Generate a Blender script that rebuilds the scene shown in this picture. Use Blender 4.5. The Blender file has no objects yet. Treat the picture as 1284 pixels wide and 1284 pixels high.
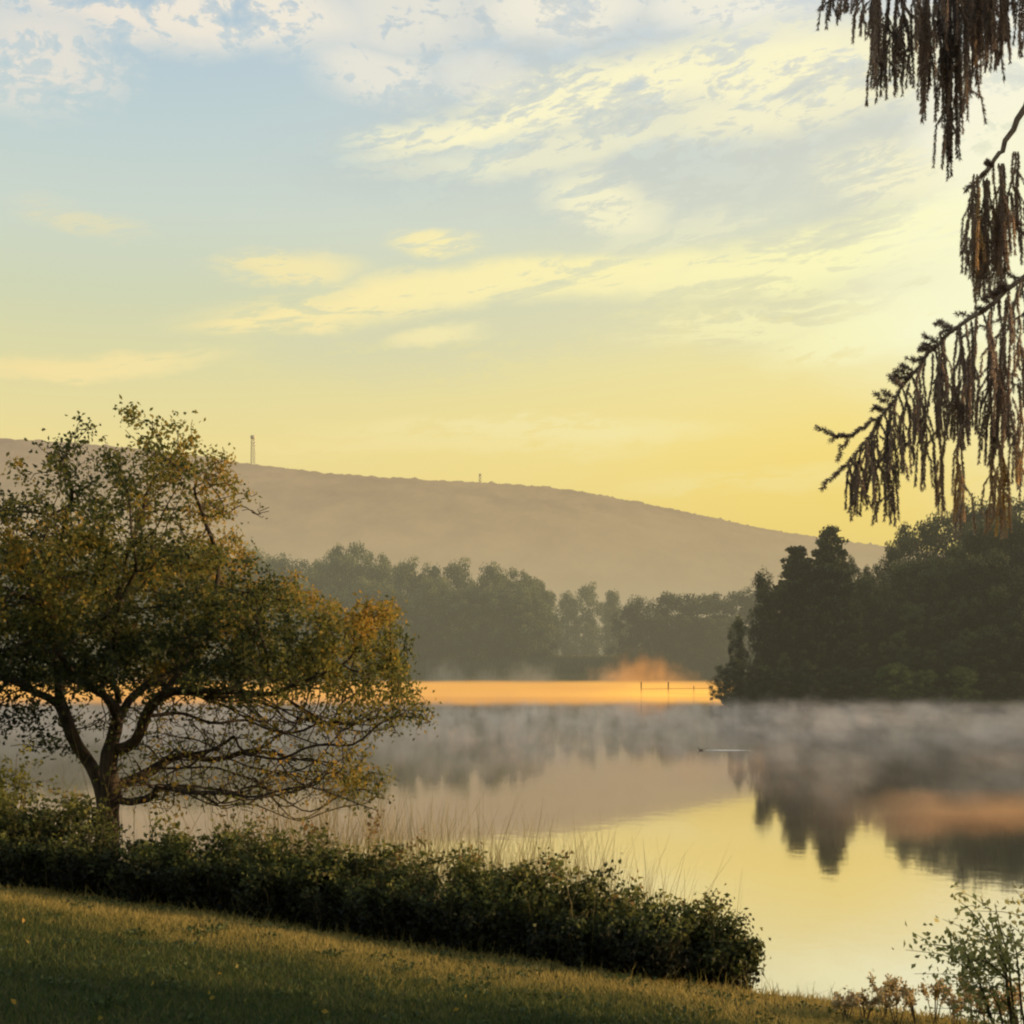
import bpy, math, random
import numpy as np
from mathutils import Vector, kdtree, noise as mnoise

random.seed(7)
rng = np.random.default_rng(7)
sc = bpy.context.scene
col = sc.collection
R = math.radians
F, HZ, CH = 1764.0, 825.0, 6.0          # focal (px), horizon row, eye height over the lake

def P(px, py, D):
    return ((px - 642) / F * D, D, CH + (HZ - py) / F * D)
def X(px, D): return (px - 642) / F * D
def Z(py, D): return CH + (HZ - py) / F * D

# ------------------------------------------------------------------ object helpers
def tag(o, label=None, cat=None, group=None, kind=None):
    if label: o['label'] = label
    if cat: o['category'] = cat
    if group: o['group'] = group
    if kind: o['kind'] = kind
    return o
def empty(name, loc, label, cat, group=None):
    o = bpy.data.objects.new(name, None)
    o.empty_display_size = .3
    col.objects.link(o); o.location = loc
    return tag(o, label, cat, group)
def link(name, me, mat=None, parent=None, smooth=False):
    o = bpy.data.objects.new(name, me)
    col.objects.link(o)
    if mat is not None and not me.materials: me.materials.append(mat)
    if parent is not None: o.parent = parent
    return o
def np_mesh(name, V, Fc, tint=None, smooth=False):
    """V (n,3) float, Fc (m,k) int faces all of size k"""
    V = np.asarray(V, dtype=np.float32); Fc = np.asarray(Fc, dtype=np.int32)
    me = bpy.data.meshes.new(name)
    me.vertices.add(len(V)); me.vertices.foreach_set('co', V.ravel())
    k = Fc.shape[1]
    me.loops.add(Fc.size); me.loops.foreach_set('vertex_index', Fc.ravel())
    me.polygons.add(len(Fc))
    me.polygons.foreach_set('loop_start', np.arange(0, Fc.size, k, dtype=np.int32))
    try: me.polygons.foreach_set('loop_total', np.full(len(Fc), k, dtype=np.int32))
    except Exception: pass
    if smooth: me.polygons.foreach_set('use_smooth', np.ones(len(Fc), dtype=bool))
    if tint is not None:
        a = me.attributes.new('tint', 'FLOAT', 'POINT')
        a.data.foreach_set('value', np.asarray(tint, dtype=np.float32))
    me.update(calc_edges=True); me.validate()
    return me

def unit(a): return a / np.maximum(np.linalg.norm(a, axis=-1, keepdims=True), 1e-9)

def leaf_arrays(C, L, W, tint, axis=None, r=rng, fold=.25):
    """rhombus leaves: C centres, L lengths, W widths -> verts, faces, tints"""
    n = len(C)
    if axis is None: axis = unit(r.normal(size=(n, 3)))
    side = unit(np.cross(axis, r.normal(size=(n, 3))))
    nrm = np.cross(axis, side)
    L = np.broadcast_to(np.asarray(L, float), (n,))[:, None]; W = np.broadcast_to(np.asarray(W, float), (n,))[:, None]
    a = C - axis * L * .5; b = C + side * W * .5 + nrm * W * fold
    c = C + axis * L * .5; d = C - side * W * .5 + nrm * W * fold
    V = np.stack([a, b, c, d], 1).reshape(-1, 3)
    Fc = np.arange(4 * n).reshape(n, 4)
    return V, Fc, np.repeat(np.broadcast_to(tint, (n,)), 4)

class Tubes:
    def __init__(s): s.V = []; s.F = []; s.n = 0
    def add(s, pts, rad, k=5):
        pts = np.asarray(pts, float); m = len(pts)
        if m < 2: return
        rad = np.broadcast_to(np.asarray(rad, float), (m,))
        t = np.gradient(pts, axis=0); t = unit(t)
        ref = np.array([.31, .94, .12]) if abs(t[0][1]) < .8 else np.array([1., .1, 0])
        u = unit(np.cross(t, ref)); v = np.cross(t, u)
        a = np.arange(k) * 2 * math.pi / k
        ring = pts[:, None] + rad[:, None, None] * (u[:, None] * np.cos(a)[None, :, None] + v[:, None] * np.sin(a)[None, :, None])
        s.V.append(ring.reshape(-1, 3))
        i = np.arange(m - 1)[:, None] * k; j = np.arange(k)[None]; j2 = (j + 1) % k
        f = np.stack([i + j, i + j2, i + k + j2, i + k + j], -1).reshape(-1, 4) + s.n
        s.F.append(f); s.n += m * k
    def build(s, name, mat, parent=None):
        me = np_mesh(name, np.concatenate(s.V), np.concatenate(s.F), smooth=True)
        return link(name, me, mat, parent)

def box(s, c, h):   # box into list s=[V,F]
    c = np.asarray(c, float); h = np.asarray(h, float)
    q = np.array([[-1,-1,-1],[1,-1,-1],[1,1,-1],[-1,1,-1],[-1,-1,1],[1,-1,1],[1,1,1],[-1,1,1]]) * h + c
    n = sum(len(v) for v in s[0])
    s[0].append(q)
    s[1].append(np.array([[0,3,2,1],[4,5,6,7],[0,1,5,4],[1,2,6,5],[2,3,7,6],[3,0,4,7]]) + n)

# ------------------------------------------------------------------ materials
def lin(r, g, b):
    f = lambda c: c / 12.92 if c <= .04045 else ((c + .055) / 1.055) ** 2.4
    return (f(r / 255), f(g / 255), f(b / 255), 1)
class NT:
    def __init__(s, nt): s.nt = nt
    def new(s, t, **kw):
        n = s.nt.nodes.new(t)
        for k, v in kw.items(): setattr(n, k, v)
        return n
    def put(s, sock, v):
        if isinstance(v, bpy.types.NodeSocket): s.nt.links.new(v, sock)
        elif v is not None: sock.default_value = v
    def m(s, op, a, b=None, c=None, clamp=False):
        n = s.new('ShaderNodeMath', operation=op, use_clamp=clamp)
        s.put(n.inputs[0], a); s.put(n.inputs[1], b)
        if c is not None: s.put(n.inputs[2], c)
        return n.outputs[0]
    def v(s, op, a, b=None):
        n = s.new('ShaderNodeVectorMath', operation=op)
        s.put(n.inputs[0], a)
        if b is not None: s.put(n.inputs[1], b)
        return n.outputs[1] if op in ('LENGTH', 'DOT_PRODUCT') else n.outputs[0]
    def noise(s, vec, scale, detail=4, rough=.5, dist=0.0, out=0):
        n = s.new('ShaderNodeTexNoise'); s.put(n.inputs['Vector'], vec)
        n.inputs['Scale'].default_value = scale; n.inputs['Detail'].default_value = detail
        n.inputs['Roughness'].default_value = rough; n.inputs['Distortion'].default_value = dist
        return n.outputs[out]
    def mapr(s, x, a, b, c=0., d=1., smooth=False):
        n = s.new('ShaderNodeMapRange'); n.clamp = True
        if smooth: n.interpolation_type = 'SMOOTHSTEP'
        s.put(n.inputs[0], x)
        for i, q in enumerate((a, b, c, d)): s.put(n.inputs[i + 1], q)
        return n.outputs[0]
    def mix(s, f, a, b, mode='MIX'):
        n = s.new('ShaderNodeMix', data_type='RGBA', blend_type=mode)
        s.put(n.inputs[0], f); s.put(n.inputs[6], a); s.put(n.inputs[7], b)
        return n.outputs[2]
    def ramp(s, x, stops, interp='LINEAR'):
        n = s.new('ShaderNodeValToRGB'); cr = n.color_ramp; cr.interpolation = interp
        cr.elements[0].position = stops[0][0]; cr.elements[0].color = stops[0][1]
        cr.elements[1].position = stops[-1][0]; cr.elements[1].color = stops[-1][1]
        for p, c in stops[1:-1]:
            e = cr.elements.new(p); e.color = c
        s.put(n.inputs[0], x)
        return n.outputs[0]
    def mapping(s, vec, loc=(0,0,0), rot=(0,0,0), scale=(1,1,1), typ='POINT'):
        n = s.new('ShaderNodeMapping', vector_type=typ); s.put(n.inputs[0], vec)
        n.inputs[1].default_value = loc; n.inputs[2].default_value = rot; n.inputs[3].default_value = scale
        return n.outputs[0]
    def comb(s, x, y, z=0.):
        n = s.new('ShaderNodeCombineXYZ'); s.put(n.inputs[0], x); s.put(n.inputs[1], y); s.put(n.inputs[2], z)
        return n.outputs[0]
    def sep(s, v):
        n = s.new('ShaderNodeSeparateXYZ'); s.put(n.inputs[0], v); return n.outputs

def new_mat(name):
    m = bpy.data.materials.new(name); m.use_nodes = True
    m.node_tree.nodes.clear()
    t = NT(m.node_tree)
    return m, t, t.new('ShaderNodeOutputMaterial')

def leaf_mat(name, stops, trans=.35, nscale=.0):
    m, t, out = new_mat(name)
    a = t.new('ShaderNodeAttribute', attribute_name='tint')
    x = a.outputs['Fac']
    oi = t.new('ShaderNodeObjectInfo')
    x = t.m('ADD', x, t.m('MULTIPLY', t.m('SUBTRACT', oi.outputs['Random'], .5), .12))
    c = t.ramp(x, stops)
    d = t.new('ShaderNodeBsdfPrincipled'); t.put(d.inputs['Base Color'], c)
    d.inputs['Roughness'].default_value = .62; d.inputs['Specular IOR Level'].default_value = .25
    tr = t.new('ShaderNodeBsdfTranslucent'); t.put(tr.inputs[0], t.mix(.5, c, (.5, .42, .1, 1), 'MULTIPLY') if False else c)
    mx = t.new('ShaderNodeMixShader'); mx.inputs[0].default_value = trans
    t.nt.links.new(d.outputs[0], mx.inputs[1]); t.nt.links.new(tr.outputs[0], mx.inputs[2])
    t.nt.links.new(mx.outputs[0], out.inputs[0])
    return m

def plain(name, c1, c2, scale, rough=.85, bump=0., stretch=(1,1,1), detail=6):
    m, t, out = new_mat(name)
    co = t.new('ShaderNodeTexCoord').outputs['Object']
    v = t.mapping(co, scale=stretch)
    n = t.noise(v, scale, detail, .6)
    c = t.mix(t.mapr(n, .35, .65), c1, c2)
    d = t.new('ShaderNodeBsdfPrincipled'); t.put(d.inputs['Base Color'], c)
    d.inputs['Roughness'].default_value = rough; d.inputs['Specular IOR Level'].default_value = .2
    if bump:
        b = t.new('ShaderNodeBump'); b.inputs['Strength'].default_value = bump; b.inputs['Distance'].default_value = .02
        t.put(b.inputs['Height'], n); t.put(d.inputs['Normal'], b.outputs[0])
    t.nt.links.new(d.outputs[0], out.inputs[0])
    return m

M = {}
M['bark'] = plain('bark', (.035, .026, .018, 1), (.085, .062, .042, 1), 9, bump=.8, stretch=(1, 1, .3))
M['bark_far'] = plain('bark_far', (.05, .045, .035, 1), (.09, .08, .06, 1), 2)
M['stem'] = plain('stem', (.08, .065, .03, 1), (.16, .12, .06, 1), 8)
M['post'] = plain('weathered_post', (.05, .035, .02, 1), (.09, .06, .04, 1), 4)
M['fence_wood'] = plain('fence_wood', (.22, .12, .05, 1), (.32, .18, .07, 1), 4)
M['spruce_bark'] = plain('spruce_bark', (.20, .15, .11, 1), (.36, .27, .20, 1), 25, bump=.6)
M['steel'] = plain('hazy_steel', (.55, .50, .40, 1), (.62, .56, .44, 1), .2)
M['leaf_main'] = leaf_mat('autumn_leaf', [(0, (.030, .040, .016, 1)), (.3, (.085, .10, .030, 1)), (.55, (.24, .22, .045, 1)), (.8, (.50, .30, .05, 1)), (1, (.62, .36, .07, 1))], .5)
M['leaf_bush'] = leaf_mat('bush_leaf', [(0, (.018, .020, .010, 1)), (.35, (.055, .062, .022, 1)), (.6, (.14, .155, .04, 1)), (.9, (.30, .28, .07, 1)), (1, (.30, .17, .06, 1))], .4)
M['leaf_warm'] = leaf_mat('warm_shrub_leaf', [(0, (.12, .13, .04, 1)), (.5, (.38, .38, .13, 1)), (1, (.72, .60, .24, 1))], .6)
M['leaf_yellow'] = leaf_mat('yellow_green_leaf', [(0, (.04, .055, .012, 1)), (.5, (.13, .15, .025, 1)), (1, (.30, .27, .04, 1))], .45)
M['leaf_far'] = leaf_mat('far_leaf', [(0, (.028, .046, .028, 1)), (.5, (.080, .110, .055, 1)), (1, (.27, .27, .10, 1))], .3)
M['leaf_clump'] = leaf_mat('clump_leaf', [(0, (.020, .030, .018, 1)), (.5, (.050, .062, .030, 1)), (1, (.13, .14, .055, 1))], .25)
M['leaf_wood'] = leaf_mat('shore_wood_leaf', [(0, (.018, .024, .014, 1)), (.5, (.045, .052, .024, 1)), (1, (.115, .12, .042, 1))], .2)
M['leaf_wood_light'] = leaf_mat('shore_wood_light_leaf', [(0, (.025, .032, .015, 1)), (.5, (.070, .080, .032, 1)), (1, (.17, .17, .055, 1))], .25)
M['leaf_shore'] = leaf_mat('shore_bush_leaf', [(0, (.05, .07, .022, 1)), (.5, (.11, .14, .04, 1)), (1, (.19, .21, .055, 1))], .25)
M['needle'] = leaf_mat('spruce_needle', [(0, (.20, .155, .13, 1)), (.5, (.50, .38, .30, 1)), (.8, (.62, .42, .24, 1)), (1, (.80, .50, .14, 1))], .6)
M['reed'] = leaf_mat('reed_blade', [(0, (.10, .085, .03, 1)), (.5, (.22, .17, .06, 1)), (1, (.42, .33, .14, 1))], .35)
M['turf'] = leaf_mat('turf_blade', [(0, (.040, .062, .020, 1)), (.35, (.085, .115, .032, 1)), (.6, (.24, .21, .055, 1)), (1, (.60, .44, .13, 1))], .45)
M['weed'] = leaf_mat('weed_leaf', [(0, (.26, .22, .09, 1)), (.5, (.55, .43, .19, 1)), (1, (.78, .52, .28, 1))], .45)

# ------------------------------------------------------------------ terrain
def sstep(a, b, x):
    t = np.clip((x - a) / (b - a), 0, 1); return t * t * (3 - 2 * t)
def crest(x): return 13 - .264 * (np.clip(x, -30, 12) - 2.12)
def wob(x, y):
    return (np.sin(x * .9 + 1.3 * np.sin(y * .37)) + np.sin(y * 1.1 + .7 * np.sin(x * .53)) + .6 * np.sin(x * 2.3 + y * 1.9)) / 2.6
def terrain(x, y):
    x = np.asarray(x, float); y = np.asarray(y, float)
    yc = crest(x)
    lx = np.clip(x, -22, 14)
    near = 4.4 - .099 * np.minimum(y, yc) - .1146 * lx + .035 * wob(x, y)
    t = np.maximum(y - yc, 0)
    near = near - .34 * t * sstep(0, 1.2, t)
    near = np.maximum(near, -1.5)
    # right-hand point, rising to a wooded hill
    w1 = 2.2 * np.sin(x * .11) + 1.1 * np.sin(x * .31 + 1)
    d = y - 183 + w1 * .5
    edge = (x - 27 - np.maximum(y - 183, 0) * .14) 
    r_in = np.minimum(d, edge * 1.5)
    right = -1.5 + np.clip(r_in + 4, 0, 9) * .34 + np.clip(r_in - 5, 0, 200) * .13 * sstep(10, 60, x)
    # far shore
    w2 = 5 * np.sin(x * .02 + 1) + 2 * np.sin(x * .07)
    df = y - 420 + w2
    far = -1.5 + np.clip(df + 8, 0, 20) * .22 + np.clip(df - 20, 0, 900) * .012
    z = np.maximum(near, np.maximum(np.where(x > 10, right, -1.5), far))
    side = -1.5 + np.clip(-x - 240, 0, 60) * .1
    side2 = -1.5 + np.clip(x - 240, 0, 60) * .1
    return np.maximum(z, np.maximum(side, side2))
def tz(x, y): return float(terrain(np.array([x]), np.array([y]))[0])

def grow(a, b, s0, g):
    out = [a]; s = s0
    while out[-1] < b: out.append(out[-1] + s); s *= g
    return out
xs = np.array(sorted(set([-v for v in grow(14, 6500, .5, 1.06)] + list(np.round(np.arange(-14, 14.01, .4), 3)) + grow(14, 6500, .5, 1.06))))
ys = np.array([-v for v in reversed(grow(2, 3000, .8, 1.3))] + list(np.arange(0, 30, .4)) + grow(30, 175, 1.5, 1.06) + list(np.arange(178, 215, 1.5)) + grow(216, 405, 4, 1.03) + list(np.arange(408, 450, 3)) + grow(455, 7000, 6, 1.08))
ys = np.array(sorted(set(np.round(ys, 3))))
gx, gy = np.meshgrid(xs, ys)
gz = terrain(gx, gy)
nx, ny = len(xs), len(ys)
V = np.stack([gx, gy, gz], -1).reshape(-1, 3)
i, j = np.meshgrid(np.arange(nx - 1), np.arange(ny - 1))
q = (j * nx + i).ravel()
Fq = np.stack([q, q + 1, q + nx + 1, q + nx], 1)
m, t, out = new_mat('ground_soil_and_turf')
co = t.new('ShaderNodeTexCoord').outputs['Object']
n1 = t.noise(co, .45, 5, .6); n2 = t.noise(co, 18, 6, .7); n3 = t.noise(co, 3, 4, .6)
c = t.mix(t.mapr(n1, .35, .65), (.050, .056, .018, 1), (.10, .080, .028, 1))
c = t.mix(t.mapr(n3, .45, .7), c, (.125, .10, .035, 1))
c = t.mix(t.mapr(n2, .3, .75, .0, .6), c, (.025, .028, .010, 1))
d = t.new('ShaderNodeBsdfPrincipled'); t.put(d.inputs['Base Color'], c); d.inputs['Roughness'].default_value = .95
d.inputs['Specular IOR Level'].default_value = .05
b = t.new('ShaderNodeBump'); b.inputs['Strength'].default_value = .6; b.inputs['Distance'].default_value = .03
t.put(b.inputs['Height'], n2); t.put(d.inputs['Normal'], b.outputs[0])
t.nt.links.new(d.outputs[0], out.inputs[0])
M['ground'] = m
tag(link('ground', np_mesh('ground', V, Fq, smooth=True), M['ground']), 'grassy bank and shores around the lake', 'ground', kind='structure')

# ------------------------------------------------------------------ lake
m, t, out = new_mat('lake_water')
co = t.new('ShaderNodeTexCoord').outputs['Object']
n1 = t.noise(t.mapping(co, scale=(1.1, .8, 1)), 1.3, 3, .5)
n2 = t.noise(t.mapping(co, scale=(.02, .06, 1)), 1.0, 3, .5)
b = t.new('ShaderNodeBump'); b.inputs['Strength'].default_value = .07; b.inputs['Distance'].default_value = .03
t.put(b.inputs['Height'], n1)
gl = t.new('ShaderNodeBsdfGlossy'); gl.inputs['Color'].default_value = (.91, .87, .88, 1)
t.put(gl.inputs['Roughness'], t.mapr(n2, .35, .65, .03, .06)); t.put(gl.inputs['Normal'], b.outputs[0])
df = t.new('ShaderNodeBsdfDiffuse'); df.inputs['Color'].default_value = (.30, .28, .17, 1)
lw = t.new('ShaderNodeFresnel'); lw.inputs['IOR'].default_value = 1.45
mx = t.new('ShaderNodeMixShader'); t.put(mx.inputs[0], t.mapr(lw.outputs[0], 0, .3, .80, .98))
t.nt.links.new(df.outputs[0], mx.inputs[1]); t.nt.links.new(gl.outputs[0], mx.inputs[2]); t.nt.links.new(mx.outputs[0], out.inputs[0])
V = np.array([[-300, 5, 0], [300, 5, 0], [300, 520, 0], [-300, 520, 0]])
tag(link('lake_water', np_mesh('lake_water', V, [[0, 1, 2, 3]]), m), 'calm lake mirroring the yellow sky', 'lake', kind='structure')

# ------------------------------------------------------------------ hill
ridge = [(-1500, 640), (-700, 575), (-300, 551), (0, 549), (60, 553), (100, 557), (200, 566), (300, 579), (340, 587), (400, 593), (500, 601), (600, 605), (680, 610), (740, 618),
         (800, 630), (860, 643), (920, 656), (980, 668), (1040, 677), (1110, 686), (1250, 705), (1500, 740), (1900, 790), (2600, 815)]
rx = np.array([r_[0] for r_ in ridge]); ry = np.array([r_[1] for r_ in ridge])
DH = 2600.
pxs = np.linspace(-1500, 2600, 900)
rt = np.interp(pxs, rx, ry)
rt = np.convolve(np.pad(rt, 12, mode='edge'), np.ones(25) / 25, 'valid')
rows = np.linspace(0, 1, 60)
Vh = []
for k, u in enumerate(rows):                 # u=0 foot, 1 top, then down behind
    D = 1350 + (DH - 1350) * u
    h = (Z(1, 1) * 0 + (CH + (HZ - rt) / F * DH)) * (u ** .75)
    x = (pxs - 642) / F * DH
    n = np.array([mnoise.fractal(Vector((xx * .004, D * .004, 3)), .9, 2.2, 4) for xx in x])
    n2 = rng.normal(size=len(x)) * (1.3 if u > .98 else 2.0)
    zz = h + n * 5 * math.sin(math.pi * min(u, 1)) + n2 + 1
    Vh.append(np.stack([x, np.full_like(x, D), zz], 1))
Vh.append(np.stack([(pxs - 642) / F * DH, np.full_like(pxs, DH + 1500), np.full_like(pxs, -5)], 1))
Vh = np.concatenate(Vh); nxh = len(pxs); nyh = len(rows) + 1
i, j = np.meshgrid(np.arange(nxh - 1), np.arange(nyh - 1)); q = (j * nxh + i).ravel()
Fh = np.stack([q, q + 1, q + nxh + 1, q + nxh], 1)
m, t, out = new_mat('forested_hillside_painted_haze')
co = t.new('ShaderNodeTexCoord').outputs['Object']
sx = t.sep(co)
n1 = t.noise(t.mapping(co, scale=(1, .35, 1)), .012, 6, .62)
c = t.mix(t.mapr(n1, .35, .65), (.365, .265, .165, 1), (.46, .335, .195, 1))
lowf = t.mapr(sx[2], 0, 260, 1, 0)  # paler low down and warmer to the right: haze painted into the colour
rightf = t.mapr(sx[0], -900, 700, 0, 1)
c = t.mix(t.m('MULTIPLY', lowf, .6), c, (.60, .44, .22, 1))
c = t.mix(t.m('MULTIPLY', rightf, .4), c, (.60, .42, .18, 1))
em = t.new('ShaderNodeEmission'); t.put(em.inputs[0], c); em.inputs[1].default_value = .98  # haze over the hillside put in as emission
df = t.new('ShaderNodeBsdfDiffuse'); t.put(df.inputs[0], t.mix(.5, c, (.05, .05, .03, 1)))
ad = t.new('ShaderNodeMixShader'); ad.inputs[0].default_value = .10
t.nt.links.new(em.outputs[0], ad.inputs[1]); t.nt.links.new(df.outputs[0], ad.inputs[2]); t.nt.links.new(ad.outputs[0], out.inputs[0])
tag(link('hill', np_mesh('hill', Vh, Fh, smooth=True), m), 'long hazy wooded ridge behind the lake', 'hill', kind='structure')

def mast(px, ytop, ybase, w, label, dish=False):
    D = DH
    x, y, zb = P(px, ybase, D); zt = Z(ytop, D); zb -= 6
    root = empty('communication_mast', (x, y, zb), label, 'mast')
    H = zt - zb
    T = Tubes(); hw = w / 2
    for sxx in (-1, 1):
        for syy in (-1, 1):
            T.add([(sxx * hw, syy * hw, 0), (sxx * hw * .7, syy * hw * .7, H)], .38, 4)
    T.build('leg', M['steel'], root)
    B = Tubes(); n = max(3, int(H / 6))
    for k in range(n):
        a = H * k / n; b_ = H * (k + 1) / n; s1 = hw * (1 - .3 * k / n); s2 = hw * (1 - .3 * (k + 1) / n)
        for f in (-1, 1):
            B.add([(-s1, f * s1, a), (s2, f * s2, b_)], .22, 3); B.add([(s1, f * s1, a), (-s2, f * s2, b_)], .22, 3)
            B.add([(f * s1, -s1, a), (f * s2, s2, b_)], .22, 3); B.add([(-s2, f * s2, b_), (s2, f * s2, b_)], .22, 3)
    B.build('bracing', M['steel'], root)
    A = [[], []]
    box(A, (0, 0, H * (.97 if not dish else .9)), (hw * 1.0, hw * 1.0, H * .05))
    link('antenna_panel', np_mesh('antenna_panel', np.concatenate(A[0]), np.concatenate(A[1])), M['steel'], root)
mast(317, 547, 585, 7.0, 'tall lattice mast standing on the left part of the ridge')
mast(602, 594, 607, 4.5, 'short small mast on the middle of the ridge', True)

# ------------------------------------------------------------------ generic far trees
def crown_proto(kind, seed, nclump, nleaf, leaf):
    r = np.random.default_rng(seed)
    cs = []
    if kind == 'spire': nclump, nleaf = 330, 44
    for k in range(nclump):
        u = r.random(); a = r.random() * 2 * math.pi
        if kind == 'round':
            z = .10 + .88 * u; rad = .34 * math.sqrt(max(0.02, 1 - ((z - .5) / .5) ** 2))
        elif kind == 'cone':
            z = .12 + .88 * u; rad = .30 * (1.02 - z) ** .75 + .02
        elif kind == 'spire':
            z = .08 + .90 * u; rad = .235 * max(.0, 1.0 - z) ** .52
        elif kind == 'column':
            z = .12 + .88 * u; rad = .20 * math.sqrt(max(0.03, 1 - ((z - .52) / .5) ** 2)) + .02
        else:  # wide
            z = .12 + .88 * u; rad = .55 * math.sqrt(max(0.02, 1 - ((z - .42) / .6) ** 2))
        q = rad * math.sqrt(r.random()) * r.uniform(.75, 1.15)
        cs.append((q * math.cos(a), q * math.sin(a), z * r.uniform(.95, 1.03), r.uniform(.06, .125) * ((.32 + .25 * (1 - u)) if kind == 'spire' else 1), r.random()))
    C = []; T = []
    for (x, y, z, s, tt) in cs:
        d = unit(r.normal(size=(nleaf, 3))); rr = s * (r.random((nleaf, 1)) ** .45)
        p = np.array([x, y, z]) + d * rr * np.array([1.25, 1.25, .8])
        C.append(p); T.append(np.clip(.12 + .50 * tt + .40 * (z - .4) + .25 * (d[:, 2]) + r.normal(size=nleaf) * .12, 0, 1))  # light from above painted into tint: crown tops and clump upsides brighter
    C = np.concatenate(C); T = np.concatenate(T)
    C[:, 2] = np.maximum(C[:, 2], .03)
    return leaf_arrays(C, r.uniform(.7, 1.4, len(C)) * leaf, r.uniform(.6, 1.1, len(C)) * leaf * .8, T, r=r)
def trunk_proto(seed, top=.8):
    r = np.random.default_rng(seed); T = Tubes()
    p = np.array([[0, 0, -.04], [.008, 0, .2], [-.01, .01, .45], [.0, 0, top]]); p[1:, :2] += r.normal(size=(3, 2)) * .012
    T.add(p, [.022, .017, .012, .003], 6)
    for k in range(7):
        h = r.uniform(.18, .6); a = r.random() * 6.28; L = r.uniform(.14, .28)
        s = np.array([0, 0, h]); e = s + np.array([math.cos(a) * L, math.sin(a) * L, L * .8]); mdl = (s + e) / 2 + np.array([0, 0, -.02])
        T.add([s, mdl, e], [.008, .006, .002], 4)
    return np.concatenate(T.V), np.concatenate(T.F)
protos = {}
def proto(kind, k, matkey, nclump=80, nleaf=130, leaf=.026):
    key = (kind, k, matkey)
    if key not in protos:
        V, Fc, T = crown_proto(kind, hash(kind) % 97 * 0 + {'round': 10, 'cone': 30, 'column': 50, 'wide': 70, 'spire': 90}[kind] + k, nclump, nleaf, leaf)
        cm = np_mesh('crown_' + kind, V, Fc, T); cm.materials.append(M[matkey])
        V, Fc = trunk_proto(100 + k); tm = np_mesh('trunk_' + kind, V, Fc, smooth=True); tm.materials.append(M['bark_far'])
        protos[key] = (cm, tm)
    return protos[key]
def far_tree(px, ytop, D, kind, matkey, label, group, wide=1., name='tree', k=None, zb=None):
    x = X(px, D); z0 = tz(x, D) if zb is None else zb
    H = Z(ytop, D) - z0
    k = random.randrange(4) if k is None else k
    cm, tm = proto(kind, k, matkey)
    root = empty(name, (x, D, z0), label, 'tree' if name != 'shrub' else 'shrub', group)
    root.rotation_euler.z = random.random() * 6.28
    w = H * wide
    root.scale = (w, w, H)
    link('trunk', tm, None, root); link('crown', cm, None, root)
    return root

ORD = ['first', 'second', 'third', 'fourth', 'fifth', 'sixth', 'seventh', 'eighth', 'ninth', 'tenth', 'eleventh', 'twelfth', 'thirteenth', 'fourteenth', 'fifteenth', 'sixteenth', 'seventeenth', 'eighteenth', 'nineteenth', 'twentieth']
# wood across the lake: px, top row, distance, kind, width
LW = [(318, 692, 455, 'round', 1.0), (352, 697, 460, 'round', 1.0), (388, 700, 450, 'round', .9), (434, 679, 455, 'round', .95), (472, 690, 460, 'round', .9),
      (512, 703, 450, 'round', .9), (540, 708, 452, 'round', .85), (575, 704, 455, 'round', .95), (618, 707, 450, 'round', .9), (652, 712, 455, 'round', .9), (676, 728, 448, 'round', .8),
      (712, 742, 520, 'round', .8), (738, 733, 530, 'round', .9), (768, 746, 520, 'column', 1.0)]
gl_ = 'trees of the hazy wood across the lake'
for n_, (px, yt, D, kd, w) in enumerate(LW):
    ex = {3: 'tallest round-topped tree of the hazy wood across the lake', 10: 'low tree closing the hazy wood just left of the pale gap',
          11: 'pale misty tree at the left of the gap in the wood', 12: 'pale misty tree in the middle of the gap in the wood', 13: 'slim pale tree at the right of the gap in the wood'}
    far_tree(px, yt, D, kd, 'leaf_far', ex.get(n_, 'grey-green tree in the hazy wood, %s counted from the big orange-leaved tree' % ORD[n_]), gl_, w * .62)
for n_, px in enumerate(range(-260, 300, 24)):
    far_tree(px, 690 + random.uniform(-8, 18), 455 + random.uniform(-8, 15), 'round', 'leaf_far', 'hazy tree across the lake seen only through the big foreground tree', gl_, .68)
for px in range(310, 690, 30):
    far_tree(px + random.uniform(-8, 8), 742 + random.uniform(-14, 14), 436 + random.uniform(-3, 5), 'wide', 'leaf_far', 'lower hazy tree at the foot of the wood across the lake', 'lower trees at the foot of the far wood', .62)
for px in range(318, 690, 20):
    far_tree(px + random.uniform(-8, 8), float(np.interp(px, [318, 434, 480, 690], [706, 698, 716, 742])) + random.uniform(-8, 10), 475 + random.uniform(-3, 5), 'round', 'leaf_far', 'hazy tree in the second row of the wood across the lake', gl_, .6)
for px in range(690, 960, 26):
    far_tree(px, 768 + random.uniform(-8, 12), 560, 'round', 'leaf_far', 'faint low tree far behind the gap in the wood', 'faint trees behind the gap', .8)
CW = [(785, 762, 421, 'wide', .6), (800, 752, 425, 'wide', .62), (838, 745, 428, 'round', 1.15), (872, 743, 426, 'round', 1.15), (908, 741, 430, 'round', 1.15), (945, 738, 432, 'round', 1.15), (822, 775, 418, 'wide', .7), (858, 772, 418, 'wide', .7), (896, 778, 420, 'wide', .7)]
cl_ = ['lowest tree at the very left end of the green clump', 'round tree at the left end of the green clump behind the orange steam', 'broad tree second from the left in the green clump by the point', 'middle tree of the green clump left of the dark wood',
       'tree of the green clump nearest the dark wood', 'tree of the green clump half behind the dark wood', 'low spreading tree in front at the left of the green clump', 'low spreading tree in front at the middle of the green clump', 'low spreading tree in front at the right of the green clump']
for (px, yt, D, kd, w), lb in zip(CW, cl_):
    far_tree(px, yt, D, kd, 'leaf_clump', lb, 'trees of the green clump', w * .95)

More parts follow.
